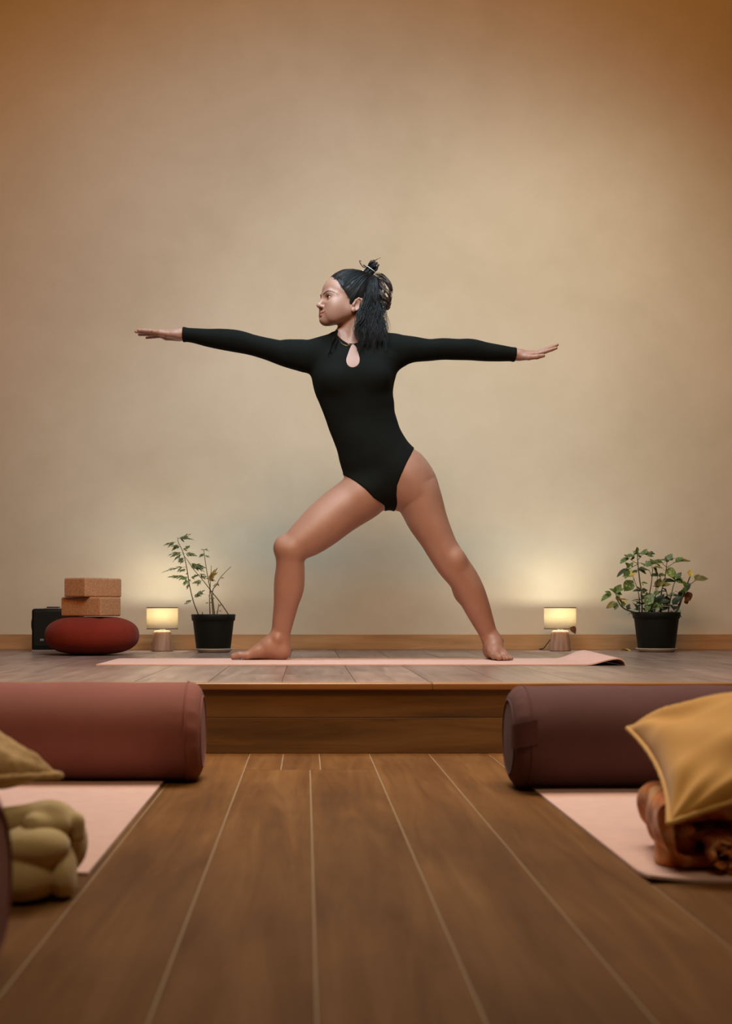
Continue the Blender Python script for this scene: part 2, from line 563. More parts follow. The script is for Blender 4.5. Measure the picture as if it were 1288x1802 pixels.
def polygonize(fn, lo, hi, h, sub=4, it=2):
    """surface nets on a sparse grid: verts (n,3), quads (m,4)"""
    lo = np.asarray(lo, float); hi = np.asarray(hi, float)
    H = h * sub
    nc = np.ceil((hi - lo) / H).astype(int) + 1
    g = np.stack(np.meshgrid(*[np.arange(n) for n in nc], indexing='ij'), -1).reshape(-1, 3)
    dc = fn(lo + (g + 0.5) * H).reshape(nc)
    near = np.abs(dc) < H * 1.25
    big = np.repeat(np.repeat(np.repeat(np.where(dc < 0, -1.0, 1.0).astype(np.float32), sub, 0), sub, 1), sub, 2)
    cells = np.argwhere(near)
    loc = np.stack(np.meshgrid(*[np.arange(sub)] * 3, indexing='ij'), -1).reshape(-1, 3)
    I = (cells[:, None, :] * sub + loc[None]).reshape(-1, 3)
    big[I[:, 0], I[:, 1], I[:, 2]] = fn(lo + (I + 0.5) * h)
    D = big; n = np.array(D.shape)
    s = D < 0
    cnt = np.zeros(n - 1, np.uint8)
    offs = [(a, b, c) for a in (0, 1) for b in (0, 1) for c in (0, 1)]
    for a, b, c in offs:
        cnt += s[a:n[0] - 1 + a, b:n[1] - 1 + b, c:n[2] - 1 + c]
    act = np.argwhere((cnt > 0) & (cnt < 8))
    idx = np.full(n - 1, -1, np.int32)
    idx[act[:, 0], act[:, 1], act[:, 2]] = np.arange(len(act))
    val = {o: D[act[:, 0] + o[0], act[:, 1] + o[1], act[:, 2] + o[2]].astype(float) for o in offs}
    S = np.zeros((len(act), 3)); c_ = np.zeros(len(act))
    for o in offs:
        for ax in range(3):
            if o[ax]: continue
            p = list(o); p[ax] = 1; p = tuple(p)
            a, b = val[o], val[p]
            cr = (a < 0) != (b < 0)
            t = np.where(cr, a / np.where(cr, a - b, 1), 0)
            q = np.array(o, float)[None].repeat(len(act), 0); q[:, ax] += t
            S += q * cr[:, None]; c_ += cr
    V = lo + (act + S / c_[:, None] + 0.5) * h
    F = []
    for ax in range(3):
        u, w = (ax + 1) % 3, (ax + 2) % 3
        sl0 = [slice(None)] * 3; sl1 = [slice(None)] * 3
        sl0[ax] = slice(0, n[ax] - 1); sl1[ax] = slice(1, n[ax])
        e = np.argwhere(s[tuple(sl0)] != s[tuple(sl1)])
        ok = (e[:, u] > 0) & (e[:, w] > 0) & (e[:, u] < n[u] - 1) & (e[:, w] < n[w] - 1)
        e = e[ok]
        def ci(du, dw):
            q = e.copy(); q[:, u] += du; q[:, w] += dw
            return idx[q[:, 0], q[:, 1], q[:, 2]]
        f = np.stack([ci(-1, -1), ci(0, -1), ci(0, 0), ci(-1, 0)], 1)
        inside = s[e[:, 0], e[:, 1], e[:, 2]]
        f = np.where(inside[:, None], f, f[:, ::-1])
        F.append(f)
    F = np.concatenate(F); F = F[(F >= 0).all(1)]
    if it: V = project(fn, V, it, h)
    return V, F


def poly_sd(P2, poly):
    """signed distance (negative inside) of 2-D points to a polygon"""
    poly = np.asarray(poly, float)
    d = np.full(len(P2), 1e9); ins = np.zeros(len(P2), bool)
    for a, b in zip(poly, np.roll(poly, -1, 0)):
        ab = b - a; ap = P2 - a
        t = np.clip(ap @ ab / (ab @ ab + 1e-15), 0, 1)
        e = ap - t[:, None] * ab
        d = np.minimum(d, (e * e).sum(1))
        c = ((a[1] > P2[:, 1]) != (b[1] > P2[:, 1]))
        if abs(b[1] - a[1]) > 1e-12:
            ins ^= c & (P2[:, 0] < (b[0] - a[0]) * (P2[:, 1] - a[1]) / (b[1] - a[1]) + a[0])
    return np.sqrt(d) * np.where(ins, -1, 1)
# ------------------------------------------------------------------ the yoga practitioner
PY = 5.12
MPP = PY / FPX                                 # metres per measured pixel at her distance


def S(px, py, dy, rpx, q=1.0):
    p = W(px, py, PY + dy)
    return [p[0], p[1], p[2], rpx * (PY + dy) / FPX, q]


def make_body():
    B = Shape()
    # torso: measured half-widths row by row
    rows = np.array([  # py, left, right, depth front, depth back
        [588, 598, 628, .040, .050], [600, 585, 640, .048, .062], [612, 566, 668, .066, .082], [626, 556, 694, .085, .092],
        [642, 552, 698, .100, .095], [661, 550, 695, .108, .096], [675, 552, 691.5, .108, .094], [694, 557, 689.5, .100, .090],
        [709, 563.5, 691.5, .092, .086], [724, 569.5, 692.5, .087, .083], [740, 575.5, 697, .085, .083], [755, 580.5, 702, .087, .087],
        [774, 588, 713, .092, .095], [793, 595, 726, .095, .106], [814, 600, 736, .094, .114], [832, 606, 738, .090, .116],
        [850, 617, 730, .082, .112], [868, 636, 713, .066, .098], [882, 658, 700, .046, .075], [888, 667, 696, .034, .055]], float)
    zz = CAMZ - (rows[::-1, 0] - VPY) * MPP
    xl = (rows[::-1, 1] - VPX) * MPP; xr = (rows[::-1, 2] - VPX) * MPP
    df, dbk = rows[::-1, 3], rows[::-1, 4]

    def sm(z, y):
        i = np.clip(np.searchsorted(zz, z) - 1, 0, len(zz) - 2)
        t = np.clip((z - zz[i]) / (zz[i + 1] - zz[i]), 0, 1)
        m = np.gradient(y, zz)
        h = zz[i + 1] - zz[i]
        t2, t3 = t * t, t * t * t
        return (2 * t3 - 3 * t2 + 1) * y[i] + (t3 - 2 * t2 + t) * h * m[i] + (-2 * t3 + 3 * t2) * y[i + 1] + (t3 - t2) * h * m[i + 1]

    def torso(P):
        z = np.clip(P[:, 2], zz[0], zz[-1])
        a, b = sm(z, xl), sm(z, xr)
        cx, rx = (a + b) / 2, (b - a) / 2
        dy = P[:, 1] - PY
        ry = np.where(dy < 0, sm(z, df), sm(z, dbk))
        X = P[:, 0] - cx
        rho = ((np.abs(X) / rx) ** 2.25 + (np.abs(dy) / ry) ** 2.25) ** (1 / 2.25) + 1e-6
        L = np.sqrt(X * X + dy * dy)
        d = L * (1 - 1 / rho)
        d = np.maximum(d, -np.minimum(rx, ry))
        ez = P[:, 2] - z
        return np.where(ez == 0, d, np.sqrt(np.maximum(d, 0) ** 2 + ez ** 2))
    B.op(torso, [xl.min() - .02, PY - .13, zz[0]], [xr.max() + .02, PY + .13, zz[-1]], 0.02)
    # bust, trapezius, back of the seat
    B.ell(W(594, 668, PY - .070), (.056, .046, .052), k=.03)
    B.ell(W(657, 664, PY - .070), (.056, .046, .052), k=.03)
    B.cap(W(606, 592, PY + .02), W(562, 616, PY + .012), .034, .032, k=.02)
    B.cap(W(622, 588, PY + .02), W(686, 610, PY + .012), .036, .038, k=.02)
    B.ell(W(655, 840, PY + .07), (.085, .065, .08), k=.04)
    B.ell(W(702, 838, PY + .07), (.075, .065, .08), k=.04)
    # arms (measured, less the sleeve)
    B.chain([S(566, 622, .008, 25, 1.0), S(545, 627, .006, 27, .92), S(528, 625, .004, 25.5, .95), S(507, 622, 0, 22.5, 1), S(492, 620, 0, 19.2, 1.1),
             S(475, 615.3, 0, 17.4, 1.15), S(457, 610.5, 0, 16.4, 1.15), S(442, 606.6, 0, 16.2, 1.15), S(428, 603, 0, 17, 1.1), S(413, 600, 0, 17.4, 1.1), S(390, 597, 0, 16.2, 1.15),
             S(366, 594.5, -.002, 13.6, 1.2), S(340, 590.5, -.004, 10.8, 1.3), S(318, 588.3, -.005, 10.0, 1.35)], k=.03)
    B.chain([S(678, 620, .008, 27, 1.0), S(694, 619, .006, 28.5, .92), S(708, 616.5, .004, 24.5, .95), S(727, 615, 0, 20.5, 1.05), S(754, 616, 0, 17.2, 1.15),
             S(779, 614.2, 0, 16.8, 1.15), S(804, 615, 0, 16.4, 1.15), S(829, 615.3, 0, 16.7, 1.1), S(854, 619, -.002, 14.6, 1.15), S(879, 621.5, -.004, 12.4, 1.25),
             S(900, 623.3, -.005, 10.2, 1.35), S(912, 624, -.005, 9.6, 1.4)], k=.03)
    # front leg (picture left): thigh, knee, calf
    B.chain([S(655, 862, .01, 38, 1.3), S(640, 871, .008, 43, 1.15), S(618.6, 885.5, 0, 42, 1.05), S(594.6, 902, -.012, 41.0, 1.0), S(568, 924, -.028, 39, .98), S(546.4, 941.9, -.04, 35.2, 1.0),
             S(526, 957, -.048, 29.5, 1.08), S(512.5, 969, -.052, 26.6, 1.12)], k=.03)
    B.chain([S(511.5, 968, -.052, 26.8, 1.1), S(510.4, 985, -.048, 24.9, 1.1), S(510.6, 1001.2, -.042, 25.4, 1.05), S(509.2, 1020, -.034, 26.6, 1.0), S(507.6, 1038, -.026, 26.0, .98),
             S(503.4, 1061.6, -.016, 21.9, 1.0), S(498.3, 1090.5, -.004, 18.9, .98), S(494, 1114.5, .004, 16.7, .95), S(491.5, 1130, .008, 17.2, .9), S(491, 1142, .008, 16.5, .95)], k=.012)
    B.ell(W(495, 962, PY - .060), (.024, .032, .034), k=.03)
    B.ell(W(519, 1022, PY + .0), (.03, .045, .06), k=.02)
    # back leg (picture right)
    B.chain([S(706, 832, .02, 33, 1.5), S(715, 846, .02, 45.5, 1.2), S(724, 860, .018, 43.5, 1.18), S(735, 872, .015, 40.2, 1.15), S(743, 892, .012, 38, 1.12), S(751.5, 914, .008, 35.0, 1.1), S(767.5, 945, .004, 30.0, 1.1),
             S(779, 967, 0, 28.2, 1.05), S(796, 993, -.004, 28.0, 1.0), S(814.5, 1017.5, .002, 26.2, 1.02), S(827.5, 1041, .012, 25.2, 1.08), S(838.3, 1066, .024, 22.9, 1.1),
             S(848.5, 1090, .036, 19.3, 1.08), S(857.5, 1111, .045, 16.0, 1.1), S(864, 1127, .05, 14.0, 1.3), S(866, 1142, .052, 14.2, 1.3)], k=.055)
    B.ell(W(806, 985, PY - .042), (.024, .020, .032), k=.03)
    B.ell(W(812, 1028, PY + .05), (.036, .04, .07), k=.03)

    B.cap(W(729, 812, PY + .02), W(743.5, 845, PY + .015), .030, .046, k=.035)
    # feet -------------------------------------------------------------
    def foot(heel, fwd, sc=1.0, side=1):
        """heel: ground point under the heel's back; fwd: direction of the toes; side=+1: big toe to the left of fwd"""
        fwd = np.array(fwd, float); fwd /= np.linalg.norm(fwd)
        lat = np.cross([0, 0, 1.0], fwd) * side
        G = lambda a, b, c: heel + sc * (a * fwd + b * lat) + np.array([0, 0, c * sc])
        for (a0, b0, c0, r0), (a1, b1, c1, r1), q in (
                ((.030, 0, .034, .031), (.036, 0, .075, .030), 1.0),
                ((.040, 0, .034, .031), (.085, .002, .040, .032), 1.05),
                ((.060, .002, .078, .034), (.090, .006, .058, .031), 1.0),
                ((.085, .006, .052, .032), (.130, .010, .035, .023), .85),
                ((.130, .018, .031, .022), (.172, .022, .018, .0165), .9),
                ((.110, -.012, .026, .022), (.160, -.016, .016, .0145), .8),
                ((.060, -.012, .022, .022), (.155, -.026, .014, .014), .9)):
            B.cap(G(a0, b0, c0), G(a1, b1, c1), r0 * sc, r1 * sc, k=.02)
        for a0, b0, a1, b1, r0, r1 in ((.172, .026, .226, .020, .0135, .0125), (.175, .006, .222, .001, .0095, .0085), (.170, -.009, .213, -.014, .0088, .0078),
                                       (.162, -.022, .202, -.027, .0082, .0074), (.152, -.033, .188, -.040, .0078, .0072)):
            m = G((a0 + a1) / 2 + .004, (b0 + b1) / 2, r0 + .006)
            B.cap(G(a0, b0, r0 + .003), m, r0 * sc, (r0 + r1) / 2 * sc, k=.006)
            B.cap(m, G(a1, b1, r1 + .0005), (r0 + r1) / 2 * sc, r1 * sc, k=.003)
        for sgn, a, c in ((1, .052, .084), (-1, .044, .074)):
            B.ell(G(a, sgn * .031, c), np.array((.014, .014, .014)) * sc, k=.016)
        # arch on the inner side, flat sole
        B.ell(G(.095, .052, .0), np.array((.042, .030, .017)), np.array([fwd, lat, [0, 0, 1]]), k=.014, mode='s')

    foot(np.array([W(511, 1163, PY)[0], PY - .000, SOLE]), (-1, -.03, 0), 0.985, side=1)
    foot(np.array([W(863, 1160, 5.2)[0], PY + .095, SOLE]), (.115, -1, 0), 0.96, side=-1)
    B.op(lambda P: P[:, 2] - SOLE, [-2, 4, SOLE - .1], [2, 6, SOLE], .002, 's')

    # hands -------------------------------------------------------------
    def hand(wr, d, s, bends, tilt_f, sc=1.0, spread=1.0):
        d = np.array(d, float); d /= np.linalg.norm(d)
        s = np.array(s, float); s -= d * (s @ d); s /= np.linalg.norm(s)
        n = np.cross(d, s); n *= np.sign(n[2])
        G = lambda a, b, c: wr + sc * (a * d + b * s + c * n)
        kn = [(.088, .027, .002), (.092, .009, .005), (.088, -.010, .004), (.080, -.027, 0)]
        for (a, b, c), w0 in zip(kn, (.014, .005, -.005, -.014)):
            B.cap(G(.0, w0, .0), G(a, b, c), .0165 * sc, .0105 * sc, k=.014)
        B.cap(G(.02, .016, -.006), G(.055, .030, -.010), .015 * sc, .012 * sc, k=.014)
        B.cap(G(.02, -.016, -.006), G(.065, -.026, -.006), .014 * sc, .011 * sc, k=.014)
        lens = [(.040, .024, .018), (.044, .027, .019), (.041, .025, .018), (.031, .019, .016)]
        fan = [.13, .03, -.07, -.18]
        for f in range(4):
            p = G(*kn[f]); ang = tilt_f[f]
            r = [.0090, .0082, .0074, .0062]
            if f == 3: r = [x * .87 for x in r]
            fd = d + s * fan[f] * spread; fd /= np.linalg.norm(fd)
            for j in range(3):
                v = fd * math.cos(ang) + n * math.sin(ang)
                e = p + v * lens[f][j] * sc
                B.cap(p, e, r[j] * sc, r[j + 1] * sc, k=.004 if j == 0 else .002)
                p = e; ang -= bends[f]
        # thumb from the side of the palm
        th = [G(.022, .024, -.006), G(.052, .046, -.010), G(.084, .054, -.008), G(.110, .053, -.004)]
        for (a, b, r0, r1) in zip(th[:-1], th[1:], (.0140, .0112, .0096), (.0112, .0096, .0078)):
            B.cap(a, b, r0 * sc, r1 * sc, k=.006)

    hand(W(321, 588.5, PY - .004), (-1, 0, .015), (0, -1, .05), (.03, .02, .02, .04), (.05, .02, -.02, -.06), .99, .8)
    hand(W(906, 624.5, PY - .004), (1, 0, .02), (0, -1, -.22), (-.02, -.03, -.03, -.02), (.28, .36, .34, .25), .93)

    # neck ------------------------------------------------------------------
    B.chain([S(612, 625, .015, 26, 1), S(612, 606, .012, 21.5, 1), S(612.5, 590, .008, 18.8, 1.05), S(616, 574, .003, 19.0, 1.1), S(624, 552, .0, 21, 1.1)], k=.03)
    B.cap(W(629, 556, PY - .045), W(615, 608, PY - .045), .011, .008, k=.022)
    B.cap(W(597, 584, PY - .03), W(606, 609, PY - .05), .008, .007, k=.02)

    # head ------------------------------------------------------------------
    B.cap(H(.0, 0, .04), H(.0, 0, .0401), .05, k=.02)
    hd = dict(R=HR)
    B.ell(H(.000, 0, .040), (.108, .076, .090), k=.02, **hd)
    B.ell(H(.054, 0, .040), (.058, .060, .052), k=.02, **hd)
    B.ell(H(.050, 0, -.018), (.062, .056, .062), k=.02, **hd)
    for sg in (1, -1):
        B.cap(H(.094, .006 * sg, -.072), H(.024, .044 * sg, -.036), .0185, .016, k=.025)
        B.cap(H(.024, .044 * sg, -.036), H(.012, .046 * sg, -.008), .016, .017, k=.025)
        B.ell(H(.060, .040 * sg, -.030), (.036, .021, .034), k=.03, **hd)
        B.ell(H(.076, .036 * sg, -.018), (.030, .023, .026), k=.025, **hd)
        B.ell(H(.080, .030 * sg, -.055), (.028, .022, .030), k=.025, **hd)
    B.ell(H(.098, 0, -.075), (.0205, .020, .017), k=.014, **hd)
    B.ell(H(.094, 0, -.052), (.022, .028, .024), k=.016, **hd)
    # eye sockets, brow, nose
    for sg in (1, -1):
        B.ell(H(.114, .033 * sg, .006), (.016, .019, .012), k=.014, mode='s', **hd)
        B.cap(H(.107, .012 * sg, .0205), H(.099, .034 * sg, .024), .007, .007, k=.016)
        B.cap(H(.099, .034 * sg, .024), H(.082, .050 * sg, .016), .007, .006, k=.016)
    B.cap(H(.106, 0, .016), H(.1265, 0, -.020), .0078, .0080, k=.012)
    B.ell(H(.1285, 0, -.0240), (.0098, .0092, .0080), k=.007, **hd)
    for sg in (1, -1):
        B.ell(H(.1150, .0115 * sg, -.0285), (.0110, .0066, .0068), k=.005, **hd)
        B.ell(H(.1215, .0066 * sg, -.0350), (.0060, .0035, .0035), k=.003, mode='s', **hd)
    # lids round an almond opening
    for sg in (1, -1):
        e = np.array(EYE) * [1, sg, 1]
        B.ell(H(*e), (.0142, .0142, .0142), k=.006, **hd)

        def opening(P, e=e, sg=sg):
            q = (P - H(*e)) @ HR.T
            l = q[:, 1] * sg / .0150
            u = q[:, 2] - .0012 * (q[:, 1] * sg / .015)
            h = .0062 * np.maximum(1 - l * l, 0)
            top, bot = u - h, -u - h * .72
            d = np.maximum(np.maximum(top, bot), np.abs(l * .015) - .015)
            return np.maximum(d, .004 - q[:, 0])
        B.op(opening, H(*e) - .025, H(*e) + .025, .0012, 's')
    # mouth: closed smile; its corners sit on the cheek surface
    def MC(sg, du, out=0.0, dl=0.0):
        f = np.linspace(.085, .125, 161)
        P = np.array([H(a, (.0335 + dl) * sg, -.0528 + du) for a in f])
        d = HEADONLY(P)
        i = int(np.argmax(d > 0))
        return P[i] + HF * (out - .0006)
    HEADONLY = Shape(); HEADONLY.ops = list(B.ops)
    corner = {sg: MC(sg, 0) for sg in (1, -1)}
    for sg in (1, -1):
        B.cap(H(.1165, 0, -.0500), H(.1120, .013 * sg, -.0512), .0046, .0036, k=.006)
        B.cap(H(.1120, .013 * sg, -.0512), corner[sg] - HF * .003 + HU * .0012, .0036, .0016, k=.006)
        B.cap(H(.1155, 0, -.0610), H(.1105, .012 * sg, -.0598), .0056, .0044, k=.006)
        B.cap(H(.1105, .012 * sg, -.0598), corner[sg] - HF * .003 - HU * .0022, .0044, .0016, k=.006)
    for sg in (1, -1):
        B.cap(H(.1235, 0, -.0556), H(.1185, .013 * sg, -.0556), .0019, .0019, k=.002, mode='s')
        B.cap(H(.1185, .013 * sg, -.0556), corner[sg] + HF * .0008 + HU * .0004, .0019, .0017, k=.002, mode='s')
    for sg in (1, -1):
        B.cap(H(.1060, .022 * sg, -.033), H(.1010, .033 * sg, -.052), .0020, .0018, k=.008, mode='s')
    B.ell(H(.1235, 0, -.0695), (.005, .012, .0035), k=.008, mode='s', **hd)
    # ears, leaning back at the top
    for sg in (1, -1):
        ta = math.radians(22)
        R = np.array([HF * math.cos(ta) + HU * math.sin(ta), HL, HU * math.cos(ta) - HF * math.sin(ta)])
        E = lambda a, b, c, sg=sg, R=R: H(.002, .0715 * sg, -.017) + a * R[0] + b * sg * R[1] + c * R[2]
        B.ell(E(0, 0, 0), (.0160, .0085, .0285), k=.006, R=R)
        B.ell(E(.002, .010, -.003), (.0095, .0085, .0150), k=.004, mode='s', R=R)
        hx = [(.010, .002, -.004), (.011, .004, .012), (.004, .006, .0255), (-.008, .008, .027), (-.0155, .009, .015), (-.0155, .009, -.004), (-.008, .006, -.020)]
        for a, b in zip(hx[:-1], hx[1:]):
            B.cap(E(*a), E(*b), .0036, .0036, k=.003)
        B.ell(E(.003, .004, -.0255), (.0080, .0050, .0080), k=.004, R=R)
        B.ell(E(.012, .004, -.006), (.0050, .0045, .0070), k=.003, R=R)
    return B


# head frame: yaw towards the lens, chin raised
YAW, PITCH = math.radians(21), math.radians(4.0)
_F0 = np.array([-math.cos(YAW), -math.sin(YAW), 0]); _U0 = np.array([0, 0, 1.0])
HF = _F0 * math.cos(PITCH) + _U0 * math.sin(PITCH)
HU = -_F0 * math.sin(PITCH) + _U0 * math.cos(PITCH)
HL = np.array([math.sin(YAW), -math.cos(YAW), 0])
HR = np.array([HF, HL, HU])
HO = W(615.5, 536, PY - .005)
EYE = (.0935, .0325, .0065)


def H(f, l, u): return HO + f * HF + l * HL + u * HU


def head_uv(P): return (np.asarray(P) - HO) @ HR.T


def relax(V, E, keep, n):
    """Taubin smoothing of the vertices that are not kept"""
    deg = np.bincount(E.ravel(), minlength=len(V)).astype(float)[:, None] + 1e-9
    V = V.copy()
    for i in range(n):
        for lam in (.6, -.62):
            S_ = np.stack([np.bincount(E[:, 0], V[E[:, 1], a], len(V)) + np.bincount(E[:, 1], V[E[:, 0], a], len(V)) for a in range(3)], 1)
            L = S_ / deg - V
            L[keep] = 0
            V = V + lam * L
    return V


person = empty('person', (W(650, 1163, PY)[0], PY, SOLE), 'woman in black leotard holding a wide lunge with outstretched arms on the pink mat', 'person')
BODY = make_body()
bv, bf = polygonize(BODY, [-.72, PY - .34, SOLE - .02], [1.06, PY + .26, SOLE + 1.66], .003, 5, it=0)

# finer mesh on face, hands and feet
bm = bmesh.new()
vs = [bm.verts.new(p) for p in bv]
for q in bf:
    try: bm.faces.new([vs[i] for i in q])
    except ValueError: pass
bm.verts.index_update()
cen = np.array([f.calc_center_median() for f in bm.faces])
hl = head_uv(cen)
face = (hl[:, 0] > .045) & (np.abs(hl[:, 1]) < .07) & (hl[:, 2] > -.11) & (hl[:, 2] < .05)
face |= (np.abs(hl[:, 0] - .002) < .03) & (hl[:, 1] > .06) & (np.abs(hl[:, 2] + .014) < .045)
ed = set()
bm.faces.ensure_lookup_table()
for i in np.flatnonzero(face): ed.update(bm.faces[i].edges)
bmesh.ops.subdivide_edges(bm, edges=list(ed), cuts=2, use_grid_fill=True)
bm.verts.index_update()
bv = np.array([v.co[:] for v in bm.verts])
bv = project(BODY, bv, 2, .003)
bodymesh = bpy.data.meshes.new('body')
for v, p in zip(bm.verts, bv): v.co = p
hl = head_uv(bv)
keep = (hl[:, 2] > -.13) & (np.abs(hl[:, 1]) < .13) | (bv[:, 0] < W(325, 0, PY)[0]) | (bv[:, 0] > W(902, 0, PY)[0]) | (bv[:, 2] < SOLE + .10)
ev = np.array([[e.verts[0].index, e.verts[1].index] for e in bm.edges])
bv = relax(bv, ev, keep, 14)
for v, p in zip(bm.verts, bv): v.co = p
bm.to_mesh(bodymesh); bm.free()
bodymesh.polygons.foreach_set('use_smooth', np.ones(len(bodymesh.polygons), dtype=bool))
bodymesh.materials.append(M['skin']); bodymesh.materials.append(M['lips'])
body = put(bpy.data.objects.new('body', bodymesh), person); COL.objects.link(body)
cen = np.zeros(len(bodymesh.polygons) * 3); bodymesh.polygons.foreach_get('center', cen)
hl = head_uv(cen.reshape(-1, 3))
lx = np.abs(hl[:, 1]) / .026
lip = (hl[:, 0] > .090) & (lx < .95) & (hl[:, 2] < -.0545 + .0085 * (1 - lx ** 2) + .002 * lx ** 2) & (hl[:, 2] > -.0550 - .0115 * (1 - lx ** 2) + .002 * lx ** 2)
bodymesh.polygons.foreach_set('material_index', lip.astype(np.int32))

# leotard: the body grown by the cloth's thickness inside the garment's outline
px2 = lambda L, dy=0: [W(a, b, PY + dy)[[0, 2]] for a, b in L]
OUT = px2([(322.5, 560), (321, 630), (480, 720), (560, 800), (600, 833), (607, 838), (624, 850.7), (641, 865), (655.8, 880), (666, 886), (675, 891),
           (680, 905), (694, 905), (697.5, 888), (695, 873), (695.6, 858), (702, 841), (713, 817), (727, 791.5), (740, 772), (780, 690), (902, 665), (908.5, 608), (906, 560), (700, 540), (560, 540)])
KEY = px2([(617.5, 613), (621, 612), (626, 619), (629, 630), (631, 641), (629, 649), (624, 653.6), (618, 655), (612.5, 653), (609, 648), (608, 640), (611, 630), (614.5, 620)])


KEY = catmull(np.array([list(p) + [0] for p in KEY + KEY[:1]]), 4)[:-1, :2]


def smax(a, b, k=.004):
    h = np.maximum(k - np.abs(a - b), 0) / k
    return np.maximum(a, b) + h * h * k / 4


def garment(P):
    g = poly_sd(P[:, [0, 2]], OUT)
    zc = CAMZ - (607 - VPY) * MPP + np.clip((P[:, 1] - (PY - .055)) * .80, -.03, .075)     # collar: low in front, higher behind
    zc = zc + .020 * np.clip((W(612, 0, PY)[0] - P[:, 0]) / .05, -0.2, 1.0)
    ax = W(612, 0, PY)[0] + np.clip(P[:, 2] - 1.40, 0, .2) * .2
    rad = np.sqrt((P[:, 0] - ax) ** 2 + (P[:, 1] - PY - .003) ** 2)
    g = np.maximum(g, -np.maximum(zc - P[:, 2], rad - .070))
    g = np.maximum(g, -np.maximum(CAMZ - (583 - VPY) * MPP - P[:, 2], np.abs(P[:, 0] - ax) - .14))
    fr = P[:, 1] < PY
    if fr.any():
        k = np.full(len(P), 1.0)
        k[fr] = poly_sd(P[fr][:, [0, 2]], KEY)
        g = smax(g, -k, .003)
    return g


def suit_fn(P):
    z = np.clip(P[:, 2], 0, 3)
    return smax(BODY(P) - .0042, garment(P))
    wr = .0003 * np.sin(P[:, 0] * 150 + 9 * np.sin(P[:, 2] * 40)) + .0003 * np.sin(P[:, 2] * 130 + P[:, 0] * 70)
    return smax(BODY(P) - .0042 - wr, garment(P))


sv, sf = polygonize(suit_fn, [-.52, PY - .20, SOLE + .55], [.86, PY + .22, SOLE + 1.30], .0032, 5, it=2)
se = np.unique(np.sort(np.concatenate([sf[:, [0, 1]], sf[:, [1, 2]], sf[:, [2, 3]], sf[:, [3, 0]]]), 1), axis=0)
sv = relax(sv, se, np.zeros(len(sv), bool), 8)
mesh_obj('leotard', sv, sf, M['jersey'], person)

# eyes, brows, lashes
for sg in (1, -1):
    e = np.array(EYE) * [1, sg, 1]
    g = Geo(); th = np.linspace(0, math.pi, 13); prof = []
    R = .0122
    look = np.array([1, .05 * -sg, .02]); look /= np.linalg.norm(look)
    lk = look @ HR
    def ball(name, r, t0, t1, mat, par, lift=0.0):
        g = Geo(); n, m = 9, 20
        t = np.linspace(t0, t1, n)
        A = np.cross(lk, [0, 0, 1]); A /= np.linalg.norm(A); Bv = np.cross(lk, A)
        P = np.zeros((n, m, 3)); ph = np.arange(m) / m * 2 * math.pi
        for i in range(n):
            P[i] = H(*e) + r * (math.cos(t[i]) * lk + math.sin(t[i]) * (np.cos(ph)[:, None] * A + np.sin(ph)[:, None] * Bv))
        g.grid(P, wrap=True)
        return g.obj(name, mat, par)
    eb = ball('eyeball', R, 0.001, math.pi - .001, M['sclera'], person)
    ball('iris', R + .00035, 0.001, .50, M['iris'], eb)
    ball('pupil', R + .0006, 0.001, .22, M['pupil'], eb)
    g = Geo()
    br = [(.1170, .010, .0190), (.1165, .018, .0225), (.1120, .028, .0258), (.1020, .040, .0260), (.0900, .051, .0215), (.0790, .057, .0140)]
    c = catmull([(a, b, c_, 0) for a, b, c_ in br], 5)[:, :3]
    P = project(BODY, np.array([H(a, b * sg, u) for a, b, u in c]), 3, .01)
    r = np.interp(np.linspace(0, 1, len(P)), [0, .15, .5, 1], [.0012, .0020, .0018, .0006])
    g.tube(P, r, 6)
    g.obj('eyebrow', M['brow'], person)
    g = Geo()
    lash = []
    for q in np.linspace(-1, 1, 11):
        l = q * .0148; u = .0012 * q + .0062 * (1 - q * q) + .0004
        f = math.sqrt(max(.0148 ** 2 - l * l - u * u, 1e-6))
        lash.append(H(e[0] + f, e[1] + l * sg, e[2] + u))
    g.tube(lash, np.interp(np.linspace(0, 1, 11), [0, .5, 1], [.0006, .0012, .0013]), 5)
    g.obj('eyelashes', M['hair'], person)

# ---------------------------------------------------------------- hair
HS = Shape()
hd = dict(R=HR)
HS.ell(H(-.006, 0, .042), (.112, .084, .097), k=.02, **hd)
HS.ell(H(-.060, 0, .015), (.072, .074, .085), k=.02, **hd)
HS.ell(H(-.085, 0, .085), (.045, .040, .045), k=.02, **hd)
for sg in (1, -1):
    HS.ell(H(.026, .061 * sg, .002), (.017, .013, .034), k=.012, **hd)
HS.ell(H(-.070, 0, -.045), (.048, .060, .050), k=.03, **hd)


def hair_fn(P):
    q = head_uv(P)
    f, l, u = q[:, 0], np.abs(q[:, 1]), q[:, 2]
    line = np.maximum(.028 + 1.03 * u - .006 * np.sin(np.clip(u, 0, .09) / .09 * math.pi), .030)
    front = (f - line) * .70
    side = np.where(f > -.026, -.023 + .35 * np.clip(f - .01, -.03, .02) - u, -.09 - u)
    lump = .0007 * np.sin(f * 150 + 60 * l) + .0006 * np.sin(u * 130 - f * 90)
    return np.maximum(np.maximum(HS(P) - lump, front), side)


hv, hf = polygonize(hair_fn, HO - .22, HO + .22, .003, 5, it=2)
hair = mesh_obj('hair', hv, hf, M['hair'], person)

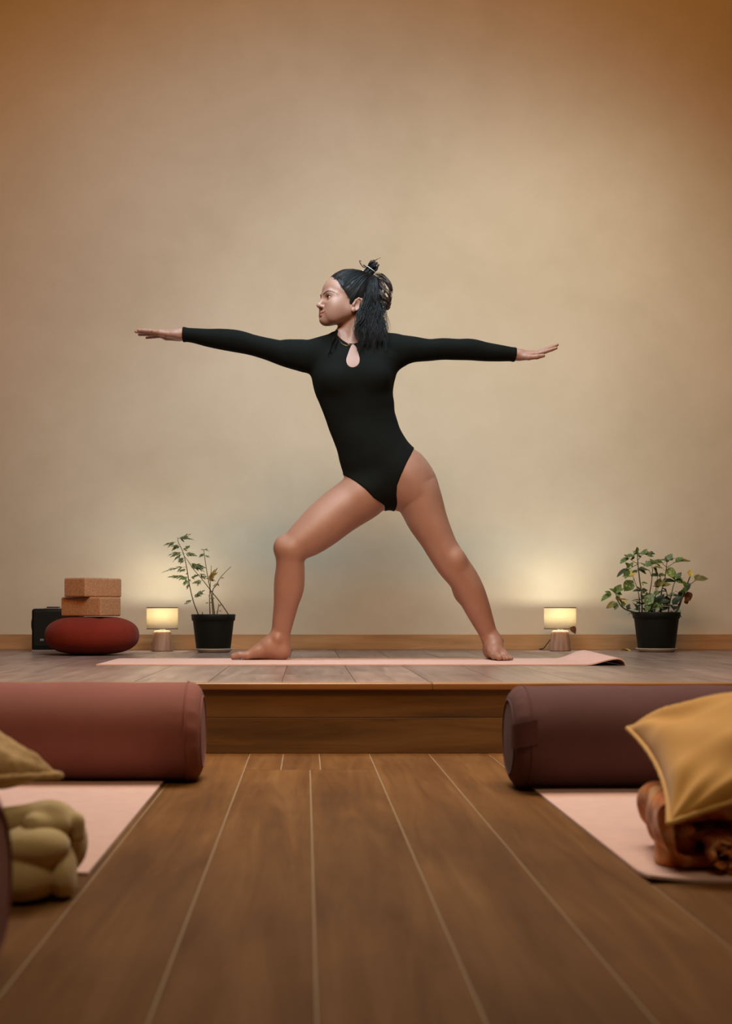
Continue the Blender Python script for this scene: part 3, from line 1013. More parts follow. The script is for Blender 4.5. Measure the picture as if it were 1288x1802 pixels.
# combed strands from the hairline to the knot
KN = np.array([-.085, 0, .120])
g = Geo()
rr = np.random.default_rng(3)
starts = []
for i in range(560):
    sg = 1 if rr.random() < .72 else -1
    if rr.random() < .6:
        u0 = .100 * rr.random() ** .8 - .012; f0 = max(.028 + 1.03 * u0 - .006 * math.sin(max(u0, 0) / .09 * math.pi), .030) - rr.uniform(-.001, .006)
        l0 = sg * .082 * math.sqrt(max(1 - (max(u0, 0) / .10) ** 2, .0)) * rr.uniform(.75, 1)
    else:
        f0 = rr.uniform(-.12, -.02); u0 = rr.uniform(-.05, .03); l0 = sg * .085
    starts.append((f0, l0, u0, sg))
n = 9
PTS = []
for f0, l0, u0, sg in starts:
    p0 = np.array([f0, l0, u0])
    for t in np.linspace(0, 1, n):
        p = p0 * (1 - t) + KN * t + np.array([0, sg * .035 * math.sin(t * math.pi), .030 * math.sin(t * math.pi)])
        PTS.append(H(*p))
PTS = project(HS, np.array(PTS), 3, .03)
NRM = grad(HS, PTS); NRM /= np.linalg.norm(NRM, axis=1)[:, None] + 1e-9
for i in range(len(starts)):
    lift = rr.uniform(-.0006, .0016) + .0012 * np.sin(np.linspace(0, 1, n) * rr.uniform(2, 7) + rr.uniform(0, 6))
    pts = PTS[i * n:(i + 1) * n] + NRM[i * n:(i + 1) * n] * lift[:, None]
    g.tube(pts, rr.uniform(.0008, .0017) * np.interp(np.linspace(0, 1, n), [0, .2, 1], [.3, 1, .7]), 4, caps=False)
g.obj('hair_strands', M['hair'], hair)['kind'] = 'stuff'


def lock(g, pts, r, k=4, n=5, taper=.12):
    C = catmull([list(p) + [0] for p in pts], n)[:, :3]
    t = np.linspace(0, 1, len(C))
    g.tube(C, r * np.interp(t, [0, .2, .6, 1], [.15, 1, .8, taper]), k, caps=False)


def tress(g, pts, count, spread, r, pinch=.25):
    """a bundle of hairs round one path, drawn together at the tip"""
    P = np.array(pts, float); t = np.linspace(0, 1, len(P))
    for j in range(count):
        o = rr.normal(0, spread, 3); ph = rr.uniform(0, 6.3, 3)
        w = np.interp(t, [0, .5, 1], [.8, 1, pinch])[:, None]
        wob = np.stack([np.sin(ph[q] + t * 7) for q in range(3)], 1) * spread * .5
        lock(g, P + o * w + wob, r * rr.uniform(.6, 1.3))


# knot on the crown: a short twisted tuft between two elastics, loops and ends sticking out
g = Geo()
kb, kt = W(645, 485, PY + .03), W(658, 467, PY + .03)
axk = (kt - kb) / np.linalg.norm(kt - kb)
Ak = np.cross(axk, [0, 1, 0]); Ak /= np.linalg.norm(Ak); Bk = np.cross(axk, Ak)
for i in range(90):
    a0 = rr.uniform(0, 6.3); tw = rr.uniform(.6, 1.8); r0 = rr.uniform(.006, .0215)
    pts = []
    for s_ in np.linspace(-.12, 1.05, 8):
        rad = r0 * (1.05 - .22 * math.sin(s_ * math.pi)) * (1 if s_ < .9 else .8)
        q = a0 + tw * s_
        pts.append(kb + axk * s_ * .050 + rad * (math.cos(q) * Ak + math.sin(q) * Bk))
    lock(g, pts, rr.uniform(.0016, .0030), taper=.5)
for i in range(14):
    c0 = kt + rr.normal(0, .008, 3); a = rr.uniform(0, 6.3); rad = rr.uniform(.006, .014)
    ax = rr.normal(0, 1, 3); ax /= np.linalg.norm(ax); A = np.cross(ax, [1, .2, 0]); A /= np.linalg.norm(A); Bv = np.cross(ax, A)
    lock(g, [c0 + rad * (math.cos(q + a) * A + math.sin(q + a) * Bv) for q in np.linspace(0, 5, 9)], rr.uniform(.0015, .003), taper=.4)
g.obj('hair_bun', M['hair'], hair)
g = Geo()
for pts in ([(644, 472), (638, 469), (634, 464), (633, 459), (636.5, 459.5)], [(655, 466), (657, 461), (663, 456.5), (670, 453.5)], [(651, 467), (649, 464), (654, 460), (658, 458)],
            [(657, 466), (662, 463), (665, 465)], [(661, 472), (666, 468), (664, 463)], [(646, 472), (641, 468), (638, 466)], [(655, 466), (652, 461), (655, 457)]):
    tress(g, [W(a, b, PY + .03) for a, b in pts], 4, .0016, .0013)
g.obj('hair_wisps', M['hair_tips'], hair)
for (x, y, rad) in ((645.5, 481.5, .0225), (654, 474.0, .0200)):
    g = Geo(); th = np.linspace(0, 2 * math.pi, 29)[:-1]
    nn = axk + np.array([0, -.22, 0]); nn /= np.linalg.norm(nn)
    A = np.cross(nn, [0, 1, 0]); A /= np.linalg.norm(A); Bv = np.cross(nn, A)
    g.tube([W(x, y, PY + .03) + rad * (math.cos(q) * A + math.sin(q) * Bv) for q in th], .0013, 6, closed=True)
    g.obj('hair_tie', M['tie'], hair)

# loose curls behind the head
g = Geo()
curls = [[(660, 482, .02), (672, 485, .0), (682, 494, -.02), (687, 504, -.02), (684, 512, -.01)],
         [(664, 498, .0), (675, 507, -.02), (683, 516, -.03), (687, 526, -.02), (683, 534, -.01), (676, 531, 0)],
         [(660, 505, .0), (670, 515, -.03), (679, 525, -.03), (684, 535, -.02), (681, 543, -.01), (673, 543, 0)],
         [(662, 520, 0), (672, 530, -.02), (679, 538, -.02), (677, 546, -.01), (669, 549, 0)],
         [(665, 495, .02), (673, 500, .0), (678, 512, -.01), (674, 520, .0)],
         [(662, 486, .03), (676, 490, .02), (685, 500, .01), (688.5, 511, .01), (686, 519, .02)],
         [(655, 540, -.03), (666, 549, -.04), (673, 552, -.03), (678, 548, -.02), (676, 543, -.02)],
         [(664, 530, 0), (674, 526, -.01), (683, 529, -.01), (687, 522, -.01), (682, 517, 0)],
         [(664, 540, 0), (673, 537, -.01), (682, 540, -.01), (686, 533, -.01), (681, 527, 0)]]
for c in curls:
    tress(g, [W(a, b, PY + d) for a, b, d in c], 14, .0042, .0014, .5)
for c in ([(658, 555, -.03), (664, 563, -.03), (671, 564, -.02), (677, 559, -.01), (680, 552, 0)], [(655, 560, -.02), (662, 569, -.02), (672, 577, -.02), (680, 584, -.02), (686, 588, -.01)],
          [(660, 560, -.02), (666, 571, -.02), (676, 579, -.02), (683, 585, -.01)]):
    tress(g, [W(a, b, PY + d) for a, b, d in c], 4, .0018, .0009, .6)
g.obj('curl', M['hair_tips'], hair)['label'] = 'brown curls loose behind the head'
# locks down to the shoulders
g = Geo()
for i in range(34):
    t = (i + rr.uniform(-.4, .4)) / 33
    x0, y0 = 643 + 21 * t, 514 + rr.uniform(-14, 16)
    x1 = 630 + 46 * t + rr.normal(0, 5); y1 = 610 + 16 * math.sin(t * math.pi) + rr.uniform(-26, 10)
    d0, d1 = -.056 + .09 * t + rr.normal(0, .010), -.100 + .03 * t + rr.normal(0, .005)
    ph, am = rr.uniform(0, 6.3), rr.uniform(2.5, 7.0)
    pts = []
    for s_ in np.linspace(0, 1, 8):
        bx = x0 * (1 - s_) + x1 * s_ - 3 * math.sin(s_ * math.pi) ** 2 * (1 - t) + am * s_ ** .7 * math.sin(ph + s_ * 9)
        pts.append(W(bx, y0 * (1 - s_) + y1 * s_, PY + d0 * (1 - s_) + d1 * s_ - .012 * math.sin(s_ * math.pi)))
    tress(g, pts, 17, .0072, .0012, .4)
for i in range(9):          # on the far side of the neck
    x0, y0 = 606 + rr.normal(0, 5), 566 + rr.uniform(-4, 6)
    x1, y1 = 581 + rr.normal(0, 6), 614 + rr.uniform(-16, 12)
    ph = rr.uniform(0, 6.3)
    pts = [W(x0 * (1 - s_) + x1 * s_ + 2.5 * math.sin(ph + 6 * s_), y0 * (1 - s_) + y1 * s_, PY + .07 * (1 - s_) - .085 * s_) for s_ in np.linspace(0, 1, 7)]
    tress(g, pts, 12, .004, .0013)
g.obj('loose_locks', M['hair'], hair)

# necklace
g = Geo()
C = catmull([list(W(a, b, PY + d)) + [0] for a, b, d in ((594, 598, -.02), (601, 606, -.055), (608, 609.5, -.068), (613.5, 609, -.071), (619, 606, -.066), (624, 600, -.05))], 5)[:, :3]
C = project(suit_fn, C, 3, .02)
g.tube(C + np.array([0, -.0008, 0]), .0005, 5)
nk = g.obj('necklace', M['gold'], person)
g = Geo(); g.lathe([(.0002, -.003), (.0026, -.0015), (.003, 0), (.0026, .0015), (.0002, .003)], W(613, 605.8, PY - .078), 10)
g.obj('pendant', M['gold'], nk)
# ------------------------------------------------------------------ mats
def mat_sheet(name, x0, x1, y0, y1, zfn, th, nx, ny, parent, mats):
    """a thick sheet; underside and rim get the second material where given"""
    xs, ys = np.linspace(x0, x1, nx), np.linspace(y0, y1, ny)
    g = Geo()
    top = np.zeros((nx, ny, 3)); bot = np.zeros((nx, ny, 3))
    for i, x in enumerate(xs):
        for j, y in enumerate(ys):
            px_, pz = zfn(x, y)
            top[i, j] = (px_, y, pz + th); bot[i, j] = (px_, y, pz)
    g.grid(top); g.grid(bot[:, ::-1])
    n = nx * ny
    idx = lambda i, j: i * ny + j
    bi = lambda i, j: n + i * ny + (ny - 1 - j)
    rim = [(i, 0) for i in range(nx)] + [(nx - 1, j) for j in range(1, ny)] + [(i, ny - 1) for i in range(nx - 2, -1, -1)] + [(0, j) for j in range(ny - 2, 0, -1)]
    f = []
    for a, b in zip(rim, rim[1:] + rim[:1]):
        f.append((idx(*a), bi(*a), bi(*b), idx(*b)))
    g.f += f
    return g.obj(name, mats, parent, smooth=False)


def curl(x, y):
    """the platform mat lies flat, its right end arches up and comes down again"""
    L0 = 1.0; k = (y - 4.69) / .57
    hmax = .0225 + .011 * k
    if x <= L0: return x, STAGE + .0004
    s = (x - L0) / .19
    if s < .78:
        return L0 + .125 * s / .78, STAGE + .0004 + hmax * (0.5 - 0.5 * math.cos(s / .78 * math.pi))
    q = (s - .78) / .22
    return L0 + .125 + .022 * math.sin(q * math.pi / 2) + .004 * k, STAGE + .0004 + hmax * (1 - q ** 1.6)


m = mat_sheet('yoga_mat', -.752, 1.19, 4.69, 5.26, curl, .0045, 120, 8, None, M['pink_mat'])
tag(m, 'pink yoga mat on the platform, its right end curled up', 'mat', 'pink yoga mats')
me = m.data
me.polygons.foreach_set('use_smooth', np.zeros(len(me.polygons), dtype=bool))


def lift_corner(x, y):
    d = max(0, 1 - math.hypot(x - .505, y - 1.911) / .10)
    return x, .0008 + .008 * d * d


m = mat_sheet('yoga_mat', -.935, -.328, 1.968, 3.36, lambda x, y: (x, .0008), .0045, 6, 10, None, M['pink_mat'])
tag(m, 'pink yoga mat on the lower floor at left, under the olive blanket', 'mat', 'pink yoga mats')
m = mat_sheet('yoga_mat', .503, 1.11, 1.911, 3.30, lift_corner, .0045, 30, 44, None, M['pink_mat'])
tag(m, 'pink yoga mat on the lower floor at right, under the rust blanket', 'mat', 'pink yoga mats')


# ------------------------------------------------------------------ bolsters
def bolster(x0, x1, yc, zc, r, mat, label, end, tilt=0.0, strap=True):
    """round cushion along X from x0 to x1; end=+1 when the visible end faces +X"""
    t = empty('bolster', (0.5 * (x0 + x1), yc, zc - r), label, 'bolster', 'bolsters')
    rb = .034; n = 56
    ang = np.arange(n) / n * 2 * math.pi
    xs = list(np.linspace(x0 + rb, x1 - rb, 40))
    T = lambda x, y, z: np.array([x, yc + y + tilt * (x - (x0 if end < 0 else x1)), zc + z])

    def ring(x, rad, puck=0.0):
        out = np.zeros((n, 3))
        for k, a in enumerate(ang):
            ed = min(abs(x - x0), abs(x - x1)); w = 1 + .006 * math.sin(3 * x * 9 + 2 * a) - .010 * math.exp(-((ed - .055) / .018) ** 2) * (math.sin(a * 17 + math.sin(a * 5)) ** 2) + puck * math.sin(a * 19 + 2 * math.sin(a * 3))
            rr_ = rad * w
            y, z = rr_ * math.cos(a), rr_ * math.sin(a)
            z = max(z, (.0006 if (x > -.322 and x < .497) or yc < 2 else .0058) - zc)
            out[k] = T(x, y, z)
        return out
    g = Geo()
    g.grid(np.stack([ring(x, r) for x in xs]), wrap=True)
    g.obj('cover', mat, t)
    for e, xe, sg in ((1, x1 - rb, 1), (-1, x0 + rb, -1)):
        g = Geo(); P = []
        for q in np.linspace(0, 1, 9):
            a = q * math.pi / 2
            P.append(ring(xe + sg * rb * math.sin(a) * (1 + .0), r - rb * .95 + rb * .95 * math.cos(a), .020 * math.sin(math.pi * min(q * 1.3, 1))))
        last = P[-1]
        for q in (.75, .45, .15, .01):
            P.append(last.mean(0) + (last - last.mean(0)) * q + np.array([sg * .003 * (1 - q), 0, 0]))
        g.grid(np.stack(P) if sg > 0 else np.stack(P)[:, ::-1], wrap=True)
        cap_ = g.obj('end_cap', mat, t)
        g = Geo()
        g.tube(ring(xe, r + .0008), .0022, 6, closed=True)
        g.tube(P[8] + np.array([sg * .0006, 0, 0]), .0022, 6, closed=True)
        g.obj('piping', mat, cap_)
        if strap and e == end:
            g = Geo(); pth = []
            for z in np.linspace(-.026, .026, 2):
                row = []
                for q in np.linspace(-.35, 1.0, 22):
                    x = xe + sg * (rb * 1.10 * math.sin(min(max(q, 0), 1) * math.pi / 2) + .004 - (rb * 1.2 * (-q) if q < 0 else 0))
                    rad = (r - rb * .95 + rb * .95 * math.cos(max(q, 0) * math.pi / 2)) + .0045
                    a = math.radians(196 if sg < 0 else -20)
                    a = -math.pi / 2 - .95
                    y, zz_ = rad * math.cos(a + math.pi / 2 + .0) , 0
                    row.append(T(x, -rad * .995, .018 + z - .012 * q))
                pth.append(row)
            P = np.array(pth)
            g.grid(P); g.grid(P[:, ::-1] + np.array([sg * .001, .003, 0]))
            g.obj('strap_handle', mat, t)
    return t


bolster(-.905, -.241, 3.06, .1145, .1145, M['bolster'], 'mauve bolster lying across the left pink mat beside the platform', 1, 0.0, False)
bolster(.455, 1.12, 2.93, .1145, .1145, M['bolster_dark'], 'plum bolster with end strap across the right pink mat behind the ochre pillow', -1, .03)
bolster(-1.0, -.327, 1.366, .002 + .112, .112, M['bolster'], 'mauve bolster nearest the viewer, only its round end showing at far left', 1, 0.0, False)


# ------------------------------------------------------------------ pillows
def pillow(label, c, ux, uy, w, h, th, mat, pmat, seed, group, pinch=.10, knit=0.0, pipe=.004, bulge=.5, under=1.0):
    c = np.array(c, float); ux = np.array(ux, float); ux /= np.linalg.norm(ux)
    uy = np.array(uy, float); uy -= ux * (uy @ ux); uy /= np.linalg.norm(uy); un = np.cross(ux, uy)
    r_ = np.random.default_rng(seed); ph = r_.uniform(0, 6.3, 8)
    root = empty('pillow', tuple(c - np.array([0, 0, .05])), label, 'pillow', group)
    n = 49
    u = np.sin(np.linspace(-1, 1, n) * math.pi / 2)
    U, V = np.meshgrid(u, u, indexing='ij')
    X = w / 2 * U * (1 - pinch * (1 - V ** 2) * np.abs(U) ** 1.5)
    Y = h / 2 * V * (1 - pinch * (1 - U ** 2) * np.abs(V) ** 1.5)
    prof = (np.clip(1 - U ** 2, 0, 1) * np.clip(1 - V ** 2, 0, 1)) ** bulge
    wr = .005 * np.sin(9 * U + 3 * V + ph[0]) * np.sin(4 * V + ph[1]) + .004 * np.sin(14 * V + 5 * U * V + ph[2]) * (np.abs(V) > .3)
    # creases radiating from the corners
    cr = 0
    for sx, sy in ((1, 1), (1, -1), (-1, 1), (-1, -1)):
        a = np.arctan2(1.05 - sy * V, 1.05 - sx * U); d = np.hypot(1 - sx * U, 1 - sy * V)
        cr = cr + .006 * np.sin(a * 11 + ph[3]) * np.exp(-(d / .7) ** 2)
    kn = knit * (np.sin(X * 330) * np.sin(Y * 330) + .8 * np.sin(X * 160 + ph[4]) * np.sin(Y * 140 + ph[5]))
    sag = -.010 * np.sin(U * 2 + ph[6])
    Z1 = th / 2 * prof + (wr + cr + kn) * np.minimum(prof * 2, 1) + sag * (1 - prof)
    Z2 = -th / 2 * under * prof + (wr * .5) * np.minimum(prof * 2, 1) + sag * (1 - prof)
    P = lambda Z: c + X[..., None] * ux + Y[..., None] * uy + Z[..., None] * un
    g = Geo(); g.grid(P(Z1)); g.grid(P(Z2)[:, ::-1])
    cov = g.obj('cover', mat, root)
    A = P(Z1)
    loop = np.concatenate([A[:-1, 0], A[-1, :-1], A[:0:-1, -1], A[0, :0:-1]])
    t_ = np.linspace(0, 1, len(loop), endpoint=False)
    cc = loop.mean(0)
    g = Geo(); g.tube(loop + (loop - cc) * .012, pipe * (1 + .12 * np.sin(t_ * 400)), 7, closed=True)
    g.obj('piping', pmat, root)
    return root


M['ochre'] = cloth('ochre_linen', lin(206, 152, 72), lin(216, 164, 84), 0.9, 700, 0.3, 10)
M['ochre_trim'] = cloth('ochre_piping', lin(214, 166, 92), lin(222, 176, 104), 0.9, 700, 0.3, 10)
M['beige_knit'] = cloth('beige_knit', lin(172, 136, 86), lin(212, 178, 124), 0.95, 95, 1.0, 60)
M['olive_fleece'] = cloth('olive_fleece', lin(192, 168, 116), lin(208, 186, 134), 0.95, 500, 0.5, 20)
t = NT('rust_throw'); t.set(Roughness=0.95, Sheen_Weight=0.2)
v = t.coord()
t.l(t.ramp(t.noise(v, 26, 3, 0.5, 0.6), [(0.36, lin(172, 86, 26)), (0.52, lin(200, 118, 48)), (0.66, lin(222, 176, 122))]), t.b.inputs['Base Color'])
t.bump(t.noise(v, 420, 2), 0.5, 0.003)
M['rust_throw'] = t.m

TL, BL = W(1107, 1282, 2.25), W(1178, 1446, 1.93)
uy = TL - BL; hgt = np.linalg.norm(uy); ux = np.array([1.0, .04, .27])
uxn = ux - uy * (ux @ uy) / (uy @ uy); uxn /= np.linalg.norm(uxn)
pillow('ochre pillow with piped edge lying on the rust blanket at right', (TL + BL) / 2 + uxn * .20, uxn, uy, .40, hgt * 1.01, .14, M['ochre'], M['ochre_trim'], 4, 'pillows on the blankets', .10, 0, .0045, .42, .25)
tipw = W(103, 1356, 1.88)
dv = np.array([1, .0, -.06]); dv /= np.linalg.norm(dv); pv = np.array([0, 1.0, .02])
pillow('beige knitted pillow on the olive blanket, one corner pointing right', tipw - dv * .265 - np.array([0, 0, -.002]), dv - pv, dv + pv, .375, .375, .17, M['beige_knit'], M['beige_knit'], 9, 'pillows on the blankets', .10, .0030, .0055, .45, .62)


# ------------------------------------------------------------------ blankets
def blob(name, build, mat, parent, lo, hi, amp, freq, h=.0045):
    sh = Shape(); build(sh)
    fn = lambda P: sh(P) - amp * (np.sin(P[:, 0] * freq + 3 * np.sin(P[:, 2] * freq * .4)) * np.sin(P[:, 2] * freq * .8 + P[:, 1] * freq * .6))
    v_, f_ = polygonize(fn, lo, hi, h, 4, it=2)
    return mesh_obj(name, v_, f_, mat, parent)


ol = empty('blanket', (-.55, 1.88, 0), 'olive fleece blanket rolled up on the end of the left pink mat', 'blanket', 'blankets')


def olive_body(s):
    s.cap((-.78, 1.90, .045), (-.50, 1.90, .052), .042, .048, k=.02)
    s.cap((-.50, 1.90, .052), (-.375, 1.885, .066), .048, .060, k=.02)
    s.ell(W(60, 1490, 1.80), (.050, .045, .030), k=.005)
    s.ell(W(45, 1540, 1.80), (.045, .050, .042), k=.005)
    s.ell(W(112, 1537, 1.815), (.019, .040, .040), k=.003)
    s.op(lambda P: P[:, 2] - .0065, [-2, 1, -.2], [2, 3, .0065], .004, 's')


def olive_fold(s):
    s.cap((-.60, 1.87, .07), W(92, 1438, 1.83), .026, .0225, k=.015)
    s.cap(W(60, 1452, 1.80), W(108, 1455, 1.82), .016, .012, k=.012)
    s.cap(W(131, 1447, 1.84), W(135, 1470, 1.84), .0125, .0115, k=.006)
    s.cap(W(108, 1432, 1.85), W(131, 1447, 1.84), .012, .0115, k=.008)


blob('rolled_body', olive_body, M['olive_fleece'], ol, (-.86, 1.72, -.01), (-.28, 2.0, .16), .0012, 60)
blob('top_fold', olive_fold, M['olive_fleece'], ol, (-.86, 1.72, .05), (-.28, 2.0, .18), .0012, 60)

ru = empty('blanket', (.68, 2.05, 0), 'rust and cream throw rolled up on the end of the right pink mat', 'blanket', 'blankets')


def sheet(path, y0, y1, th, ny=14, skew=(0, 0), seed=1):
    """cloth of the given thickness swept along Y from a cross-section path in X-Z"""
    r_ = np.random.default_rng(seed); ph = r_.uniform(0, 6.3, 6)
    C = catmull([(a, b, 0) for a, b in path], 6)[:, :2]
    T = np.gradient(C, axis=0); T /= np.linalg.norm(T, axis=1)[:, None]
    N = np.stack([-T[:, 1], T[:, 0]], 1)
    s_ = np.arange(len(C))
    prof = np.concatenate([C + N * th / 2, (C - N * th / 2)[::-1]])
    P = np.zeros((ny, len(prof), 3))
    for j, y in enumerate(np.linspace(y0, y1, ny)):
        wv = .003 * np.sin(y * 60 + np.arange(len(prof)) * .35 + ph[0]) + .0025 * np.sin(y * 33 + np.arange(len(prof)) * .17 + ph[1])
        yy = y + .006 * np.sin(np.concatenate([s_, s_[::-1]]) * .4 + ph[2]) * (1 if j in (0, ny - 1) else .3)
        P[j] = np.stack([prof[:, 0] + wv + skew[0] * (y - y0), yy, prof[:, 1] + np.abs(wv) * .7 + skew[1] * (y - y0)], 1)
    g = Geo(); g.grid(P, wrap=True)
    m_ = len(prof); h_ = m_ // 2
    for base, rev in ((0, False), ((ny - 1) * m_, True)):
        for i in range(h_ - 1):
            q = (base + i, base + i + 1, base + m_ - 2 - i, base + m_ - 1 - i)
            g.f.append(q if rev else q[::-1])
    return g


q = lambda x, y: tuple(W(x, y, 1.97)[[0, 2]])
# outer wrap: from under the roll, round the left bulge, over the top
sheet([q(1350, 1520), q(1280, 1520), q(1230, 1520), q(1195, 1514), q(1178, 1488), q(1171, 1455), q(1176, 1430), q(1200, 1420), q(1250, 1432), q(1310, 1440), q(1370, 1446)],
      1.98, 2.20, .017, skew=(.12, 0), seed=3).obj('outer_wrap', M['rust_throw'], ru)
sheet([q(1360, 1476), q(1300, 1478), q(1256, 1480), q(1224, 1478), q(1212, 1460), q(1220, 1446), q(1256, 1440), q(1310, 1436), q(1360, 1434)],
      2.0, 2.20, .016, skew=(.12, 0), seed=5).obj('inner_fold', M['rust_throw'], ru)
sp = []
for a in np.linspace(0, 3.4 * math.pi, 30):
    rad = .005 + .0225 * a / (3.4 * math.pi)
    c0 = W(1280, 1508, 1.93)
    sp.append((c0[0] - rad * math.cos(a), c0[2] + rad * math.sin(a)))
sp += [(sp[-1][0] + .05, sp[-1][1] + .012), (sp[-1][0] + .10, sp[-1][1] + .014)]
sheet(sp, 1.935, 2.15, .0088, skew=(.12, 0), seed=8).obj('rolled_end', M['rust_throw'], ru)


def rust_core(s):
    s.ell(W(1192, 1474, 2.05), (.028, .05, .048), k=.01)
    s.ell(W(1250, 1464, 2.10), (.06, .07, .036), k=.01)
    s.ell(W(1176, 1500, 2.03), (.022, .035, .035), k=.004)
    s.op(lambda P: P[:, 2] - .0065, [-2, 1, -.2], [2, 3, .0065], .004, 's')


blob('stuffed_folds', rust_core, M['rust_throw'], ru, (.48, 1.88, -.01), (.80, 2.25, .16), .0022, 90)

# ------------------------------------------------------------------ things along the wall
ZF = STAGE
# portable speaker
Ys = 6.14
a, b = W(53.5, 1146, Ys), W(140, 1071, Ys)
sp_ = empty('speaker', ((a[0] + b[0]) / 2, Ys + .07, ZF), 'black portable speaker standing on the platform behind the rust cushion', 'speaker')
bm_obj('body', box_bm(a[0] + .004, b[0], Ys, Ys + .14, ZF + .004, b[2], .014, 4), M['black_plastic'], sp_, True)
bm_obj('front_grille', box_bm(a[0] + .014, b[0] - .010, Ys - .003, Ys + .004, ZF + .026, b[2] - .012, .003, 2), M['matte_black'], sp_)
bm_obj('base_trim', box_bm(a[0] + .006, b[0] - .002, Ys - .004, Ys + .144, ZF, ZF + .010, .002, 1), M['silver'], sp_)
g = Geo(); pp = W(53, 1099, Ys); g.lathe([(.016, 0), (.018, .002), (.018, .007), (.015, .009)], (0, 0, 0), 20)
V = np.concatenate(g.v); V = np.stack([-V[:, 2] + a[0] + .005, V[:, 1] + Ys + .05, V[:, 0] * 1.6 + pp[2]], 1)
mesh_obj('side_knob', V, g.f, M['black_plastic'], sp_)
x0_, x1_ = W(76, 0, Ys)[0], W(102, 0, Ys)[0]
bm_obj('top_plate', box_bm(x0_, x1_, Ys + .01, Ys + .11, b[2] - .001, b[2] + .003, .001, 1), M['silver'], sp_)
bm_obj('handle', box_bm(x0_ + .01, x1_ - .005, Ys + .03, Ys + .09, b[2] + .002, b[2] + .009, .002, 2), M['black_plastic'], sp_)
c0 = W(74, 1126, Ys)
bm_obj('badge', box_bm(c0[0] - .009, c0[0] + .009, Ys - .0045, Ys - .002, c0[2] - .005, c0[2] + .005, .0005, 1), M['badge'], sp_)

# round meditation cushion
Yz = 5.80
zx = W(162, 1120, Yz)[0]; zr = 82 * Yz / FPX; zh = .172
za = empty('cushion', (zx, Yz, ZF), 'round rust-red meditation cushion on the platform under two cork blocks', 'cushion')
g = Geo(); P = []
for t_ in np.linspace(-math.pi / 2, math.pi / 2, 33):
    ct, st_ = math.cos(t_), math.sin(t_)
    ring = []
    for k in range(72):
        a_ = k / 72 * 2 * math.pi
        pl = 1 + .006 * math.sin(a_ * 18) * max(0, ct) ** .3
        r_ = zr * (np.sign(ct) * abs(ct) ** .70) * pl
        z_ = zh / 2 + zh / 2 * np.sign(st_) * abs(st_) ** .85
        if st_ > .9: z_ -= .004 * (st_ - .9) / .1
        ring.append((zx + r_ * math.cos(a_), Yz + r_ * math.sin(a_), ZF + .0005 + z_))
    P.append(ring)
g.grid(np.array(P), wrap=True)
g.obj('cover', M['zafu'], za)
g = Geo()
for k in range(18):
    a_ = (k + .5) / 18 * 2 * math.pi
    pts = []
    for t_ in np.linspace(-1.0, 1.0, 15):
        ct, st_ = math.cos(t_), math.sin(t_)
        r_ = zr * ct ** .70 * (1 - .006) + .0002
        pts.append((zx + r_ * math.cos(a_), Yz + r_ * math.sin(a_), ZF + zh / 2 + zh / 2 * np.sign(st_) * abs(st_) ** .85))
    g.tube(pts, .0008, 4)
g.obj('pleat_seams', M['zafu'], za)['kind'] = 'stuff'

# cork blocks stacked on the cushion
Yb = 5.76


def cork(px_edge, z0, ybot, ytop, rot, L, D, label):
    e = W(px_edge, ybot, Yb - .10)
    h_ = (ybot - ytop) * (Yb - .10) / FPX; e[2] = z0
    ca, sa = math.cos(rot), math.sin(rot)
    # the near vertical edge is the corner (+L/2, -D/2) of the block
    cx = e[0] - (ca * L / 2 + sa * D / 2); cy = Yb - .10 - (sa * L / 2 - ca * D / 2)
    o = bm_obj('cork_block', box_bm(cx - L / 2, cx + L / 2, cy - D / 2, cy + D / 2, e[2], e[2] + h_, .007, 3, rot), M['cork'])
    me = o.data
    ctr = Vector((cx, cy, e[2]))
    me.transform(Matrix.Translation(-ctr)); o.location = ctr
    tag(o, label, 'yoga block', 'cork yoga blocks')
    return o


zc_top = ZF + zh - .001
yb_low = VPY + (CAMZ - zc_top) * FPX / Yb
cork(177, zc_top, 0, -34, math.radians(-28), .217, .150, 'lower cork yoga block resting on the rust cushion')
cork(150, zc_top + 34 * 5.66 / FPX + .0005, 0, -34, math.radians(-34), .128, .235, 'upper cork yoga block on top of the other block')


